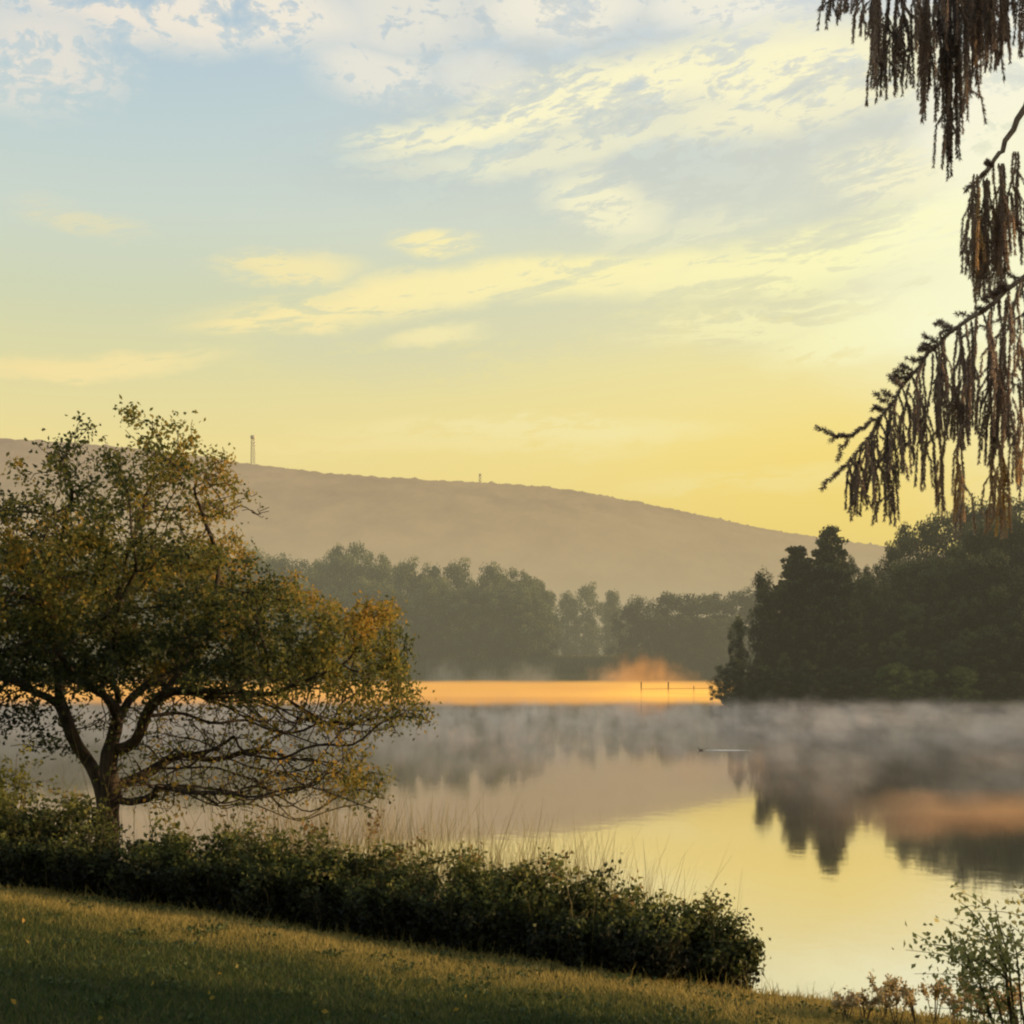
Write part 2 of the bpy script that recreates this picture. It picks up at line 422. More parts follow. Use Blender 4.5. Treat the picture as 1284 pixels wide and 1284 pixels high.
# far bank reeds (stuff)
def blades(name, n, xr, yr, h, w, matkey, label, tbase=.3, lean=.25, seed=5, zoff=0, cat='reeds', mask=None):
    r = np.random.default_rng(seed)
    x = r.uniform(*xr, n); y = r.uniform(*yr, n)
    if mask is not None:
        keep = mask(x, y, r.random(n)); x = x[keep]; y = y[keep]; n = len(x)
    z = terrain(x, y) + zoff
    hh = h * r.uniform(.5, 1.25, n); a = r.random(n) * 6.283
    ln = r.normal(size=(n, 2)) * lean
    b = np.stack([x, y, z - .01], 1)
    s = np.stack([np.cos(a), np.sin(a), np.zeros(n)], 1) * (w * .5)
    mid = b + np.stack([ln[:, 0] * hh * .35, ln[:, 1] * hh * .35, hh * .6], 1)
    top = b + np.stack([ln[:, 0] * hh, ln[:, 1] * hh, hh], 1)
    V = np.stack([b - s, b + s, mid + s * .7, mid - s * .7, top + s * .15, top - s * .15], 1).reshape(-1, 3)
    k = np.arange(n)[:, None] * 6
    Fc = np.concatenate([k + np.array([[0, 1, 2, 3]]), k + np.array([[3, 2, 4, 5]])])
    tn = np.clip(tbase(x, y, r) if callable(tbase) else tbase + r.normal(size=n) * .15, 0, 1)
    o = link(name, np_mesh(name, V, Fc, np.repeat(tn, 6)), M[matkey])
    return tag(o, label, cat, kind='stuff')
blades('far_bank_reeds', 26000, (-190, 75), (418, 434), 3.2, .35, 'leaf_far', 'dark green reeds along the far bank below the wood', .3, .1, 31, cat='reeds')

blades('pale_bank_grass', 5200, (-24, 36), (437, 442), 3.4, .4, 'reed', 'pale grass line along the far bank under the wood', .35, .1, 32, cat='grass')
# ------------------------------------------------------------------ dark wood on the right-hand point
RW = [ # px, ytop, D, kind, width, label
    (1040, 661, 200, 'spire', 1.0, 'tallest dark pointed tree on the left shoulder of the right-hand wood'),
    (1001, 684, 203, 'spire', 1.15, 'dark pointed tree just left of the tallest pointed one'),
    (957, 722, 200, 'round', .42, 'small dark round tree at the left shoulder of the wood'),
    (1066, 702, 214, 'round', .4, 'dark tree filling the dip right of the tallest pointed one'),
    (926, 775, 190, 'round', .42, 'outermost dark tree at the left tip of the wooded point'),
    (978, 740, 200, 'round', .45, 'dark round tree left of the two pointed ones at mid height'),
    (1020, 722, 206, 'round', .42, 'dark tree between the two pointed ones'),
    (1093, 706, 216, 'round', .42, 'dark tree at the foot of the wooded hilltop'),
    (1118, 684, 225, 'round', .42, 'dark round tree where the wooded hilltop begins'),
    (1146, 652, 230, 'round', .6, 'dark leafy tree under the hanging spruce twigs, left one'),
    (1180, 641, 232, 'round', .65, 'dark leafy tree under the hanging spruce twigs, middle one'),
    (1216, 636, 234, 'round', .65, 'dark leafy tree under the hanging spruce twigs, right one'),
    (1252, 630, 235, 'round', .65, 'dark tree next to the highest one of the wood'),
    (1288, 622, 236, 'round', .7, 'highest dark tree of the wood at the right border'),
    (1330, 622, 238, 'round', .7, 'dark tree of the hilltop cut by the right border')]
for (px, yt, D, kd, w, lb) in RW:
    x = X(px, D); far_tree(px, yt, D, kd, 'leaf_wood', lb, 'trees of the dark wood on the point', w)
gw = 'trees of the dark wood on the point'
rnd = random.Random(3)
midn = 0
SIL = [(895, 872), (903, 832), (925, 766), (945, 738), (965, 724), (985, 718), (1000, 710), (1020, 706), (1040, 700), (1060, 698), (1080, 700), (1100, 702), (1115, 688), (1140, 668), (1180, 656), (1284, 638), (1450, 638)]
for row, (D, off, spx, wd) in enumerate([(206, 22, 24, .62), (199, 62, 24, .62), (193, 104, 24, .66), (188, 140, 24, .7)]):
    px = 962 - row * 12
    k = 0
    while px < 1420:
        hw_ = 20
        sil = max(np.interp(px + o, [q[0] for q in SIL], [q[1] for q in SIL]) for o in (-hw_, -hw_ / 2, 0, hw_ / 2))
        top = min(sil + off + rnd.uniform(-12, 16), 848)
        names = ['upper', 'second', 'third', 'lowest']
        lab = 'dark tree in the %s tier of the right-hand wood, %s from its left tip' % (names[row], ORD[min(k, 19)])
        far_tree(px, top, D + rnd.uniform(-1.5, 1.5), rnd.choice(['round', 'round', 'column', 'cone']) if row < 3 else 'wide', 'leaf_wood' if rnd.random() < .6 else 'leaf_wood_light', lab, gw, wd * rnd.uniform(.9, 1.2))
        px += spx * rnd.uniform(.85, 1.2); k += 1
for n_, px in enumerate(range(1340, 2300, 45)):
    far_tree(px, 655 + rnd.uniform(-15, 25), 222 + rnd.uniform(-5, 5), 'round', 'leaf_wood', 'dark tree of the wood beyond the right border', gw, .95)
SH = [(908, 836, 186.5, .8), (925, 828, 184, .9), (952, 834, 184, 1.), (985, 836, 184.5, 1.), (1015, 832, 184, 1.), (1050, 838, 184.5, .9), (1080, 840, 184.5, 1.), (1122, 832, 184, 1.05), (1160, 842, 184.5, .95), (1206, 838, 184, 1.05), (1245, 845, 184.5, 1.), (1282, 846, 184, 1.), (1318, 848, 184.5, 1.)]
for n_, (px, yt, D, w) in enumerate(SH):
    light = px in (1122, 1206, 1160)
    far_tree(px, yt, D, 'wide', 'leaf_shore' if light else 'leaf_wood', {1122: 'lighter green waterside bush on the right shore, the larger left one', 1206: 'lighter green waterside bush on the right shore, nearest the border', 1160: 'small light green bush between the two larger ones on the shore'}.get(px, 'dark waterside bush under the right-hand wood, %s from its left tip' % ORD[n_]), 'bushes along the waterline of the point', w * .95, name='shrub', zb=-.1)

# ------------------------------------------------------------------ posts and rail in the golden mist
fn = empty('post_fence', (0, 0, 0), 'dark post and rail fence standing in the golden mist by the point', 'fence')
for px in (804, 838, 870, 893):
    T = Tubes(); xx = X(px, 222); T.add([(xx, 222, -.8), (xx, 222, Z(855 if px < 850 else 860, 222))], .10 if px < 850 else .07, 6); T.build('post', M['fence_wood'], fn)
T = Tubes(); T.add([(X(804, 222), 221.8, Z(864, 222)), (X(893, 222), 221.8, Z(863, 222))], .045, 5); T.build('rail', M['fence_wood'], fn)
T = Tubes(); T.add([(X(838, 222), 221.8, Z(869, 222)), (X(893, 222), 221.8, Z(871, 222))], .04, 5); T.build('rail', M['fence_wood'], fn)

# ------------------------------------------------------------------ waterbird and wake
D = CH * F / (941 - HZ)
bx = X(879, D)
bird = empty('water_bird', (bx, D, 0), 'small dark bird swimming at the head of a white wake', 'bird')
bird.scale = (.62, .62, .62)
dark = plain('dark_feather', (.03, .03, .028, 1), (.06, .055, .05, 1), 20)
T = Tubes(); u = np.linspace(0, 1, 11)
body = np.stack([.22 - .46 * u, 0 * u, .045 + .05 * u ** 2], 1)
T.add(body, .105 * np.sin(np.pi * np.clip(u * .93 + .04, 0, 1)) ** .6, 10)
neck = np.array([[.17, 0, .07], [.21, 0, .15], [.22, 0, .22], [.24, 0, .27], [.29, 0, .275], [.33, 0, .265], [.38, 0, .255]])
neck[:, 0] = neck[:, 0]; T.add(neck, [.05, .035, .034, .045, .042, .016, .004], 8)
T.V = [v * np.array([-1, 1, 1]) for v in T.V]
T.build('body', dark, bird)
wm = plain('foam', (.85, .84, .78, 1), (.95, .93, .86, 1), 6)
V = []; Fc = []
nw = 40
for k in range(nw + 1):
    u_ = k / nw; x_ = bx + .3 + u_ * 2.9; hw = .12 + .38 * math.sin(math.pi * min(1, u_ * 1.05)) * (.7 + .5 * random.random())
    V += [(x_, D - hw, .012), (x_, D + hw, .012)]
for k in range(nw): Fc.append([2 * k, 2 * k + 2, 2 * k + 3, 2 * k + 1])
tag(link('wake', np_mesh('wake', V, Fc), wm), 'thin white wake trailing behind the small bird on the misty water', 'wake', kind='stuff')

# ------------------------------------------------------------------ big foreground tree (space colonisation)
DT = 19.0
def poly_in(px, py, poly):
    ins = False; n = len(poly); j = n - 1
    for i_ in range(n):
        xi, yi = poly[i_]; xj, yj = poly[j]
        if (yi > py) != (yj > py) and px < (xj - xi) * (py - yi) / (yj - yi) + xi: ins = not ins
        j = i_
    return ins
crownP = [(-190, 640), (-100, 600), (-20, 590), (20, 606), (48, 618), (62, 590), (52, 574), (90, 548), (104, 556), (130, 528), (150, 548), (168, 575), (182, 560), (176, 530), (205, 515), (238, 518), (245, 548), (285, 556), (278, 590), (300, 596), (324, 622), (322, 634), (285, 640),
          (262, 668), (292, 690), (300, 722), (335, 728), (348, 704), (366, 708), (376, 745), (420, 772), (455, 765), (492, 748), (500, 768), (482, 790), (506, 815), (508, 850), (545, 890), (540, 912), (500, 905), (450, 890), (400, 880), (330, 872), (240, 862), (140, 880), (60, 872), (0, 870), (-80, 880), (-190, 850)]
fanP = [(150, 885), (250, 868), (420, 885), (540, 900), (530, 918), (440, 915), (470, 960), (492, 990), (485, 1003), (420, 995), (395, 1015), (330, 1012), (250, 1010), (180, 1012), (150, 985)]
leftP = [(-120, 870), (60, 872), (110, 900), (100, 960), (60, 950), (0, 935), (-120, 930)]
rt_ = random.Random(11)
att = []
def fill(poly, n, depth, cy=None):
    xs_ = [p[0] for p in poly]; ys_ = [p[1] for p in poly]; k = 0
    while k < n:
        px = rt_.uniform(min(xs_), max(xs_)); py = rt_.uniform(min(ys_), max(ys_))
        if not poly_in(px, py, poly): continue
        dd = depth * math.sqrt(max(.08, 1 - ((px - 150) / 420) ** 2))
        if py < 640: dd *= .35 + .65 * max(0, (py - 515) / 125)
        dy = rt_.uniform(-dd, dd)
        if py < 660 and rt_.random() > .10 + .90 * max(0, (py - 515) / 175) : continue
        D_ = DT + dy
        att.append(P(px, py, DT)[:1] + (D_,) + P(px, py, DT)[2:]); k += 1
fill(crownP, 4600, 2.7); fill(fanP, 2300, 1.5); fill(leftP, 110, 1.2)
att = np.array(att)
nodes = []; par = []
STEP = .13
def addpath(pts, depth, start=None):
    W = []
    for (px, py), d_ in zip(pts, depth):
        x, _, z = P(px, py, DT); W.append(Vector((x, DT + d_, z)))
    if start is None:
        nodes.append(W[0]); par.append(-1); cur = 0
    else:
        cur = min(range(len(nodes)), key=lambda k: (nodes[k] - W[0]).length)
    ids = []
    for a, b_ in zip(W[:-1], W[1:]):
        L = (b_ - a).length; n = max(1, int(L / STEP))
        for k in range(1, n + 1):
            p = a.lerp(b_, k / n) + Vector((rt_.gauss(0, .022), rt_.gauss(0, .022), rt_.gauss(0, .022)))
            nodes.append(p); par.append(cur); cur = len(nodes) - 1
addpath([(128, 1200), (128, 1120), (130, 1060), (136, 1010), (138, 960), (141, 915), (139, 870), (133, 820), (140, 760), (150, 700), (165, 640), (185, 590)], [0, 0, 0, 0, 0, 0, 0, .1, .2, .3, .3, .3])
addpath([(140, 945), (168, 925), (190, 900), (215, 872), (250, 858), (290, 860), (340, 868), (395, 855), (440, 840)], [0, -.15, -.3, -.5, -.7, -.8, -.8, -.9, -.9], 1)
addpath([(215, 872), (245, 820), (262, 770), (268, 720), (258, 660), (240, 610)], [-.5, -.3, 0, .3, .3, .2], 1)
addpath([(126, 1020), (115, 975), (98, 945), (82, 915), (58, 888), (20, 865), (-30, 845), (-90, 810)], [0, .1, .2, .3, .5, .5, .6, .6], 1)
addpath([(58, 888), (55, 850), (42, 800), (50, 740), (70, 680), (90, 620)], [.5, .6, .6, .4, .2, 0], 1)
addpath([(50, 740), (10, 700), (-50, 670)], [.4, .7, 1.], 1)
addpath([(142, 1003), (170, 1010), (198, 1003), (218, 985), (255, 985), (300, 980), (350, 988), (410, 978), (450, 985), (486, 998)], [0, -.2, -.5, -.8, -1., -1.1, -1.2, -1.2, -1.2, -1.2], 1)
addpath([(142, 985), (160, 972), (185, 955), (215, 948), (255, 955), (300, 948), (350, 962), (400, 958), (440, 975)], [0, .3, .6, .7, .9, 1., 1., 1., 1.], 1)
addpath([(190, 900), (235, 895), (270, 910), (300, 905), (345, 925), (390, 905), (440, 908), (500, 900), (535, 905)], [-.3, -.1, .1, .3, .3, .2, .1, 0, 0], 1)
addpath([(140, 900), (170, 870), (200, 835), (225, 780)], [0, .5, 1., 1.4], 1)
addpath([(139, 880), (115, 850), (95, 810), (100, 760)], [0, -.5, -1., -1.4], 1)
addpath([(141, 915), (150, 870), (175, 820), (190, 760)], [0, -.6, -1.2, -1.6], 1)
NF0 = len(nodes)
for q0 in range(34):
    fx = rt_.uniform(165, 330)
    if rt_.random() < .35: s0x, s0y = fx, 868 + rt_.uniform(-6, 6)
    elif rt_.random() < .5: s0x, s0y = fx, 952
    else: s0x, s0y = max(fx, 190), 988
    ex = rt_.uniform(fx + 70, min(535, fx + 290)); top_ = 885 if ex > 420 else 880
    ey = rt_.uniform(max(top_, s0y - 75), min(s0y + 75, 1004)); 
    if ex > 490: ey = rt_.uniform(892, 925) if rt_.random() < .6 else rt_.uniform(985, 1002)
    dd = rt_.uniform(-1.3, 1.3); base = min(nodes, key=lambda q: (q.x - X(s0x, DT)) ** 2 + (q.z - Z(s0y, DT)) ** 2)
    d0 = base.y - DT; pp = []; dd_ = []
    for u in (0, .2, .4, .6, .8, 1.):
        pp.append((s0x + (ex - s0x) * u, s0y + (ey - s0y) * (u ** 1.3) + (rt_.gauss(0, 12) if u else 0) + 10 * math.sin(3.14 * u))); dd_.append(d0 + (dd - d0) * u)
    addpath(pp, dd_, 1)
NB = len(nodes)
NL = NB
alive = np.ones(len(att), bool)
for it in range(75):
    kd = kdtree.KDTree(len(nodes))
    for k, p in enumerate(nodes): kd.insert(p, k)
    kd.balance()
    acc = {}
    idx = np.nonzero(alive)[0]
    if len(idx) == 0: break
    for a in idx:
        p = Vector(att[a]); co_, k, dist = kd.find(p)
        if dist < (.17 if p.z > 5.4 else .12): alive[a] = False; continue
        if dist > 1.9: continue
        if co_.z < 3.4: continue
        v = (p - co_) / dist
        acc[k] = acc.get(k, Vector((0, 0, 0))) + v
    if not acc: break
    for k, v in acc.items():
        if v.length < .2: v = Vector((rt_.gauss(0, 1), rt_.gauss(0, 1), rt_.gauss(0, 1)))
        v = v.normalized() + Vector((rt_.gauss(0, .28), rt_.gauss(0, .28), rt_.gauss(0, .28) ))
        nodes.append(nodes[k] + v.normalized() * STEP * rt_.uniform(.8, 1.1)); par.append(k)
n = len(nodes); print('tree nodes', n, 'left', alive.sum())
ch = [[] for _ in range(n)]
for k in range(n):
    if par[k] >= 0: ch[par[k]].append(k)
rad = [0.] * n
EXP = 2.25
for k in range(n - 1, -1, -1):
    s = sum(rad[c_] ** EXP for c_ in ch[k])
    rad[k] = max(.0048, s ** (1 / EXP)) if ch[k] else .0048
sc_ = .165 / rad[12]
for k in range(n):
    rad[k] = rad[k] * (1 + (sc_ - 1) * min(1, rad[k] / rad[12] * 2.0)) if rad[k] > .006 else rad[k]
NP_ = np.array([tuple(p) for p in nodes])
for k in range(n):
    p = Vector(NP_[k]); f_ = .085 * min(1, max(0, k - 6) / 12)
    NP_[k] += np.array([mnoise.noise(p * 1.3 + Vector((5, 0, 0))), mnoise.noise(p * 1.3 + Vector((0, 50, 0))), mnoise.noise(p * 1.3 + Vector((0, 0, 90)))]) * f_ * 1.6
for k in range(n):
    q = NP_[k]; py_ = HZ - (q[2] - CH) / q[1] * F; px_ = 642 + q[0] / q[1] * F
    if k > NF0 and py_ > 872 and px_ > 165: rad[k] = min(rad[k], .004 + rad[k] * .55)
T = Tubes(); Tw = Tubes()
stack = [0]; seen = set()
while stack:
    s0 = stack.pop()
    chain = [s0] if par[s0] < 0 else [par[s0], s0]
    cur = s0
    while ch[cur]:
        c2 = sorted(ch[cur], key=lambda q_: -rad[q_])
        for o_ in c2[1:]: stack.append(o_)
        cur = c2[0]; chain.append(cur)
    rs = [rad[q_] for q_ in chain]
    if par[s0] >= 0: rs[0] = min(rad[chain[0]], rad[s0] * 1.25)
    thick = max(rs) > .03
    pts_ = NP_[chain].copy()
    if len(pts_) > 3: pts_[1:-1] = .25 * pts_[:-2] + .5 * pts_[1:-1] + .25 * pts_[2:]
    (T if thick else Tw).add(pts_, rs, 8 if thick else 4)
big = empty('spreading_tree', tuple(nodes[0]), 'large spreading tree with orange-brown leaves and twisted limbs above the bushes', 'tree')
bo = -np.array(tuple(nodes[0]))
T.V = [v + bo for v in T.V]; Tw.V = [v + bo for v in Tw.V]
T.build('trunk', M['bark'], big); Tw.build('twigs', M['bark'], big)
# leaves
C = []; TT = []
for k in range(60, n):
    if rad[k] > .02: continue
    p = NP_[k]
    px = 642 + p[0] / DT * F; py = HZ - (p[2] - CH) / DT * F
    infan = py > 872 and px > 100
    dens = 17.0
    if py < 690: dens = 6.8
    if py < 600: dens = 8
    if py > 850: dens = 8
    if infan: dens = 1.2 if px < 430 else 3.
    if infan and py < 915 and px > 400: dens = 3.5
    cl = mnoise.noise(Vector(p) * 1.5) * .75 + mnoise.noise(Vector(p) * 3.3) * .45 ; cl2 = mnoise.noise(Vector(p) * .45 + Vector((9, 3, 1)))
    dens *= max(.04, 1 + (4.4 if py < 700 else 3.2) * cl)
    kk = np.random.default_rng(k).poisson(dens)
    if kk == 0: continue
    C.append(p + rng.normal(size=(kk, 3)) * .075)
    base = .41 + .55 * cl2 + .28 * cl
    base += .16 * sstep(60, 330, px) * sstep(900, 740, py) if False else .16 * float(sstep(60, 330, np.array(px)))  # sunlight painted as a warmer tint towards the right side
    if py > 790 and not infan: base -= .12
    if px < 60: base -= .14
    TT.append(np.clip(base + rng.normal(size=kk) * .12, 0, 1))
C = np.concatenate(C) + bo; TT = np.concatenate(TT)
print('leaves', len(C))
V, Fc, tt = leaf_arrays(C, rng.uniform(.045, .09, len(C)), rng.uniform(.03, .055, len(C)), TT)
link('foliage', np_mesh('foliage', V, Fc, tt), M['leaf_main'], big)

# ------------------------------------------------------------------ shrubs
def shrub(px, D, ytop, wid, dep, nleaf, label, matkey='leaf_bush', group='bushes in a row along the lawn edge', leaf=.055, seed=0, tbias=0., sprays=0, name='shrub', base_low=0., nstem=26, zbase=None, tight=1.):
    r = np.random.default_rng(1000 + seed)
    x = X(px, D); zb = tz(x, D) if zbase is None else zbase
    H = Z(ytop, D) - zb
    root = empty(name, (x, D, zb), label, 'shrub', group)
    T = Tubes(); C = []; TT = []
    for k in range(nstem):
        a = r.random() * 6.28; q = math.sqrt(r.random()); e = np.array([math.cos(a) * q * wid, math.sin(a) * q * dep, H * (1 - .38 * q * q) * r.uniform(.78, 1.06)])
        s = np.array([e[0] * .25, e[1] * .25, -.15]); md = (s + e) / 2 + np.array([e[0] * .12, e[1] * .12, H * .12])
        u = np.linspace(0, 1, 7)[:, None]
        pts = (1 - u) ** 2 * s + 2 * u * (1 - u) * md + u ** 2 * e + r.normal(size=(7, 3)) * .015
        T.add(pts, np.linspace(.014, .003, 7), 4)
        m_ = int(nleaf / nstem)
        # side twigs
        nt_ = 9
        per = max(1, m_ // nt_)
        for q_ in range(nt_):
            uu = r.uniform(.12, 1.0); b0 = (1 - uu) ** 2 * s + 2 * uu * (1 - uu) * md + uu ** 2 * e
            dr = unit(r.normal(size=3) * np.array([1, 1, .6]) + np.array([e[0] / max(wid, .1) * .6, 0, .35])); L = r.uniform(.12, .34) * min(1.3, H) * tight
            T.add([b0, b0 + dr * L * .5 + np.array([0, 0, .02]), b0 + dr * L], [.004, .003, .002], 3)
            uu2 = r.uniform(.1, 1.08, per)[:, None]
            pp = b0 + dr * L * uu2 + r.normal(size=(per, 3)) * .045 * tight
            C.append(pp)
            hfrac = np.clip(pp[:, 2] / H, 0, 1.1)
            TT.append(np.clip(.10 + .62 * hfrac ** 2.2 + tbias + r.normal() * .10 + r.normal(size=per) * .12, 0, 1))  # tint rises with height, painting lit tops over darker bases
    for k in range(sprays):
        sgn = r.choice([-1, 1], p=[.25, .75]); s = np.array([sgn * wid * .5, r.uniform(-dep, dep) * .5, H * r.uniform(.3, .75)])
        e = s + np.array([sgn * r.uniform(.4, .8) * wid, 0, H * r.uniform(.05, .35)])
        u = np.linspace(0, 1, 6)[:, None]; pts = s + (e - s) * u; pts[:, 2] += .08 * np.sin(np.pi * u[:, 0])
        T.add(pts, np.linspace(.008, .002, 6), 4)
        pp = s + (e - s) * r.uniform(.1, 1.05, 70)[:, None] + r.normal(size=(70, 3)) * .05; pp[:, 2] += .04
        C.append(pp); TT.append(np.clip(.42 + r.normal(size=70) * .15, 0, 1))
    C = np.concatenate(C); TT = np.concatenate(TT); C[:, 2] = np.maximum(C[:, 2], .0)
    V, Fc, tt = leaf_arrays(C, r.uniform(.7, 1.3, len(C)) * leaf, r.uniform(.45, .75, len(C)) * leaf, TT, r=r)
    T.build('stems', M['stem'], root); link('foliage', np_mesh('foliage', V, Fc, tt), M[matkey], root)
    return root
# px, D, ytop, half width, half depth, leaves, label
BS = [(-70, 15.9, 1005, .75, .7, 9000, 'dark bush at the left border beneath the yellow-green one'),
      (40, 16.2, 995, .65, .7, 9000, 'dark bush left of the big tree trunk with a high leafy top'),
      (118, 15.7, 1030, .6, .6, 8000, 'dark bush right in front of the big tree trunk'),
      (205, 15.5, 1042, .6, .6, 8000, 'low dark bush just right of the big tree trunk'),
      (300, 15.4, 1028, .62, .6, 8500, 'bush with a raised leafy tuft below the bare fan of twigs'),
      (390, 15.1, 1052, .6, .6, 8000, 'dark bush between the raised tuft and the reddish-topped bush'),
      (475, 14.9, 1058, .6, .6, 8000, 'dark bush in the middle of the row with flat top'),
      (590, 14.7, 1068, .62, .6, 8500, 'bush with a reddish tip rising from the middle of the row'),
      (665, 14.5, 1082, .58, .6, 8000, 'bush with long leafy shoots over the pale reeds'),
      (745, 14.3, 1108, .55, .55, 7500, 'dark rounded bush third from the right end of the row'),
      (815, 14.1, 1118, .5, .55, 7500, 'dark rounded bush second from the right end of the row'),
      (918, 13.75, 1178, .22, .3, 2200, 'small ragged bush past the end of the row, nearest the open water'),
      (876, 13.9, 1136, .36, .5, 6500, 'last bush of the row with twigs reaching out over the water')]
for k, b_ in enumerate(BS):
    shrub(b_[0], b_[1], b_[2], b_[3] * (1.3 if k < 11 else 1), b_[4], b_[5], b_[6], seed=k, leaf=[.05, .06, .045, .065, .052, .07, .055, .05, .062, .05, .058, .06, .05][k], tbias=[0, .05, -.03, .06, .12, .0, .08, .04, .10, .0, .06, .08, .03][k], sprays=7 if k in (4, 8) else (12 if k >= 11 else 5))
# front low fringe bushes
for k, px in enumerate(range(-60, 900, 80)):
    x = X(px, 14.6); yc = float(crest(np.array(x))) + .35
    shrub(px, yc, HZ + (CH - tz(x, yc) - .55) / yc * F, .5, .3, 3600, 'low dark undergrowth clump at the foot of the row of bushes', seed=60 + k, group='undergrowth clumps at the foot of the bushes', tbias=-.16, nstem=16)
shrub(4, 16.9, 918, .40, .5, 5200, 'bright yellow-green bush at the left border under the big tree', 'leaf_yellow', None, seed=40, tbias=.38, nstem=22)
sapling = shrub(312, 16.5, 1022, .5, .3, 1500, 'thin shrub with upright leaves beneath the bare fan of twigs', 'leaf_yellow', None, seed=41, tbias=-.2, nstem=12)
# right border shrub
shrub(1306, 10.5, 1092, .66, .5, 3000, 'slender-twigged shrub reaching in from the right border over the water', 'leaf_warm', None, leaf=.052, seed=42, tbias=.26, nstem=20, tight=1.25, sprays=9)

# pale reeds on the bank behind the bushes
def reed_mask(x, y, u):
    px = 642 + x / y * F
    return u < sstep(250, 420, px) * sstep(860, 700, px) * .9 + .05
blades('bank_reeds', 9000, (-6.5, 3.0), (17.8, 20.5), 2.15, .013, 'reed', 'pale thin reeds standing between the bushes and the water', .85, .16, 8, mask=reed_mask)
# wild plants in the bottom right
def weed(px, D, ytop, label, seed):
    r = np.random.default_rng(seed); x = X(px, D); zb = tz(x, D); H = Z(ytop, D) - zb
    root = empty('wild_flower_stalk', (x, D, zb), label, 'plant', 'reddish seed stalks at the lake edge')
    for k in range(5):
        T = Tubes(); C = []
        a = r.random() * 6.28; e = np.array([math.cos(a) * .13, math.sin(a) * .13, H * r.uniform(.7, 1.0)])
        md = e * .5 + np.array([0, 0, .05]); pts = np.array([[0, 0, -.05], md, e]); T.add(pts, [.005, .004, .002], 4)
        for q_ in range(4):
            u_ = r.uniform(.5, 1); b0 = pts[1] + (e - pts[1]) * (u_ * 2 - 1)
            d_ = unit(r.normal(size=3) + np.array([0, 0, .8])) * .07; T.add([b0, b0 + d_], [.003, .0015], 3)
            C.append(b0 + d_ * r.random((9, 1)) + r.normal(size=(9, 3)) * .014)
        C.append(md + (e - md) * np.linspace(0, 1, 34)[:, None] + r.normal(size=(34, 3)) * .012)
        C = np.concatenate(C); V, Fc, tt = leaf_arrays(C, .035, .022, np.clip(r.normal(size=len(C)) * .2 + .6, 0, 1), r=r)
        T.build('stem', M['stem'], root); link('seed_head', np_mesh('seed_head', V, Fc, tt), M['weed'], root)
WL = [(1062, 1248), (1085, 1238), (1108, 1222), (1125, 1240), (1150, 1232), (1172, 1222), (1198, 1238), (1222, 1228), (1240, 1245), (1262, 1232), (1282, 1225)]
for k, (px, yt) in enumerate(WL):
    lab = 'reddish seed stalks at the water edge, %s from the left in the bottom right corner' % ORD[k]
    weed(px, 11.9 - .01 * k + (k % 3) * .25, yt, lab, 300 + k)

# ------------------------------------------------------------------ lawn grass
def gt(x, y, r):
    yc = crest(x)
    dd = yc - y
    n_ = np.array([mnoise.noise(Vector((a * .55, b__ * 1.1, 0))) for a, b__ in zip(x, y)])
    base = .24 + .60 * sstep(3.0, .8, dd + 1.5 * n_) + .26 * n_  # golden low sun along the crest painted into the blade tint
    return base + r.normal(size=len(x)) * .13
blades('lawn_grass', 210000, (-8.5, 5.2), (6.2, 17.2), .062, .010, 'turf', 'short lawn grass in the foreground, sunlit gold painted along its upper edge', gt, .45, 9, cat='grass',
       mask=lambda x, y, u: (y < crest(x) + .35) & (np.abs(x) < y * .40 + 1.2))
blades('edge_grass', 5200, (-7.5, 3.4), (12.2, 16.6), .17, .008, 'turf', 'taller dry grass fringe at the foot of the bushes', .62, .35, 10, cat='grass',
       mask=lambda x, y, u: (np.abs(y - crest(x) - .05) < .22))

n_ = 90; fx = rng.uniform(-7.5, 3.5, n_); fy = rng.uniform(7, 15.5, n_); kp = fy < crest(fx); fx, fy = fx[kp], fy[kp]
C = np.stack([fx, fy, terrain(fx, fy) + .05 + rng.random(len(fx)) * .02], 1)
V, Fc, tt = leaf_arrays(C, .05, .035, np.clip(rng.normal(size=len(C)) * .15 + .62, 0, 1))
tag(link('fallen_leaves', np_mesh('fallen_leaves', V, Fc, tt), M['leaf_main']), 'scattered orange fallen leaves on the lawn', 'leaves', kind='stuff')
# clover and broad weeds in the turf
n_ = 260; fx = rng.uniform(-7.5, 3.5, n_); fy = rng.uniform(7, 15.5, n_); kp = fy < crest(fx); fx, fy = fx[kp], fy[kp]
cc = np.repeat(np.stack([fx, fy, terrain(fx, fy) + .03], 1), 26, 0); cc += rng.normal(size=cc.shape) * np.array([.07, .07, .012])
V, Fc, tt = leaf_arrays(cc, .045, .03, np.clip(rng.normal(size=len(cc)) * .15 + .3, 0, 1))
tag(link('lawn_weeds', np_mesh('lawn_weeds', V, Fc, tt), M['leaf_shore']), 'patches of broad-leaved weeds in the lawn', 'weeds', kind='stuff')

blades('hedge_stalks', 420, (-7, 3.0), (13.0, 17.0), 1.05, .009, 'reed', 'dry pale stalks standing up among the bushes', .45, .16, 12, cat='grass',
       mask=lambda x, y, u: (np.abs(y - crest(x) - .75) < .55) & (642 + x / y * F < 880))

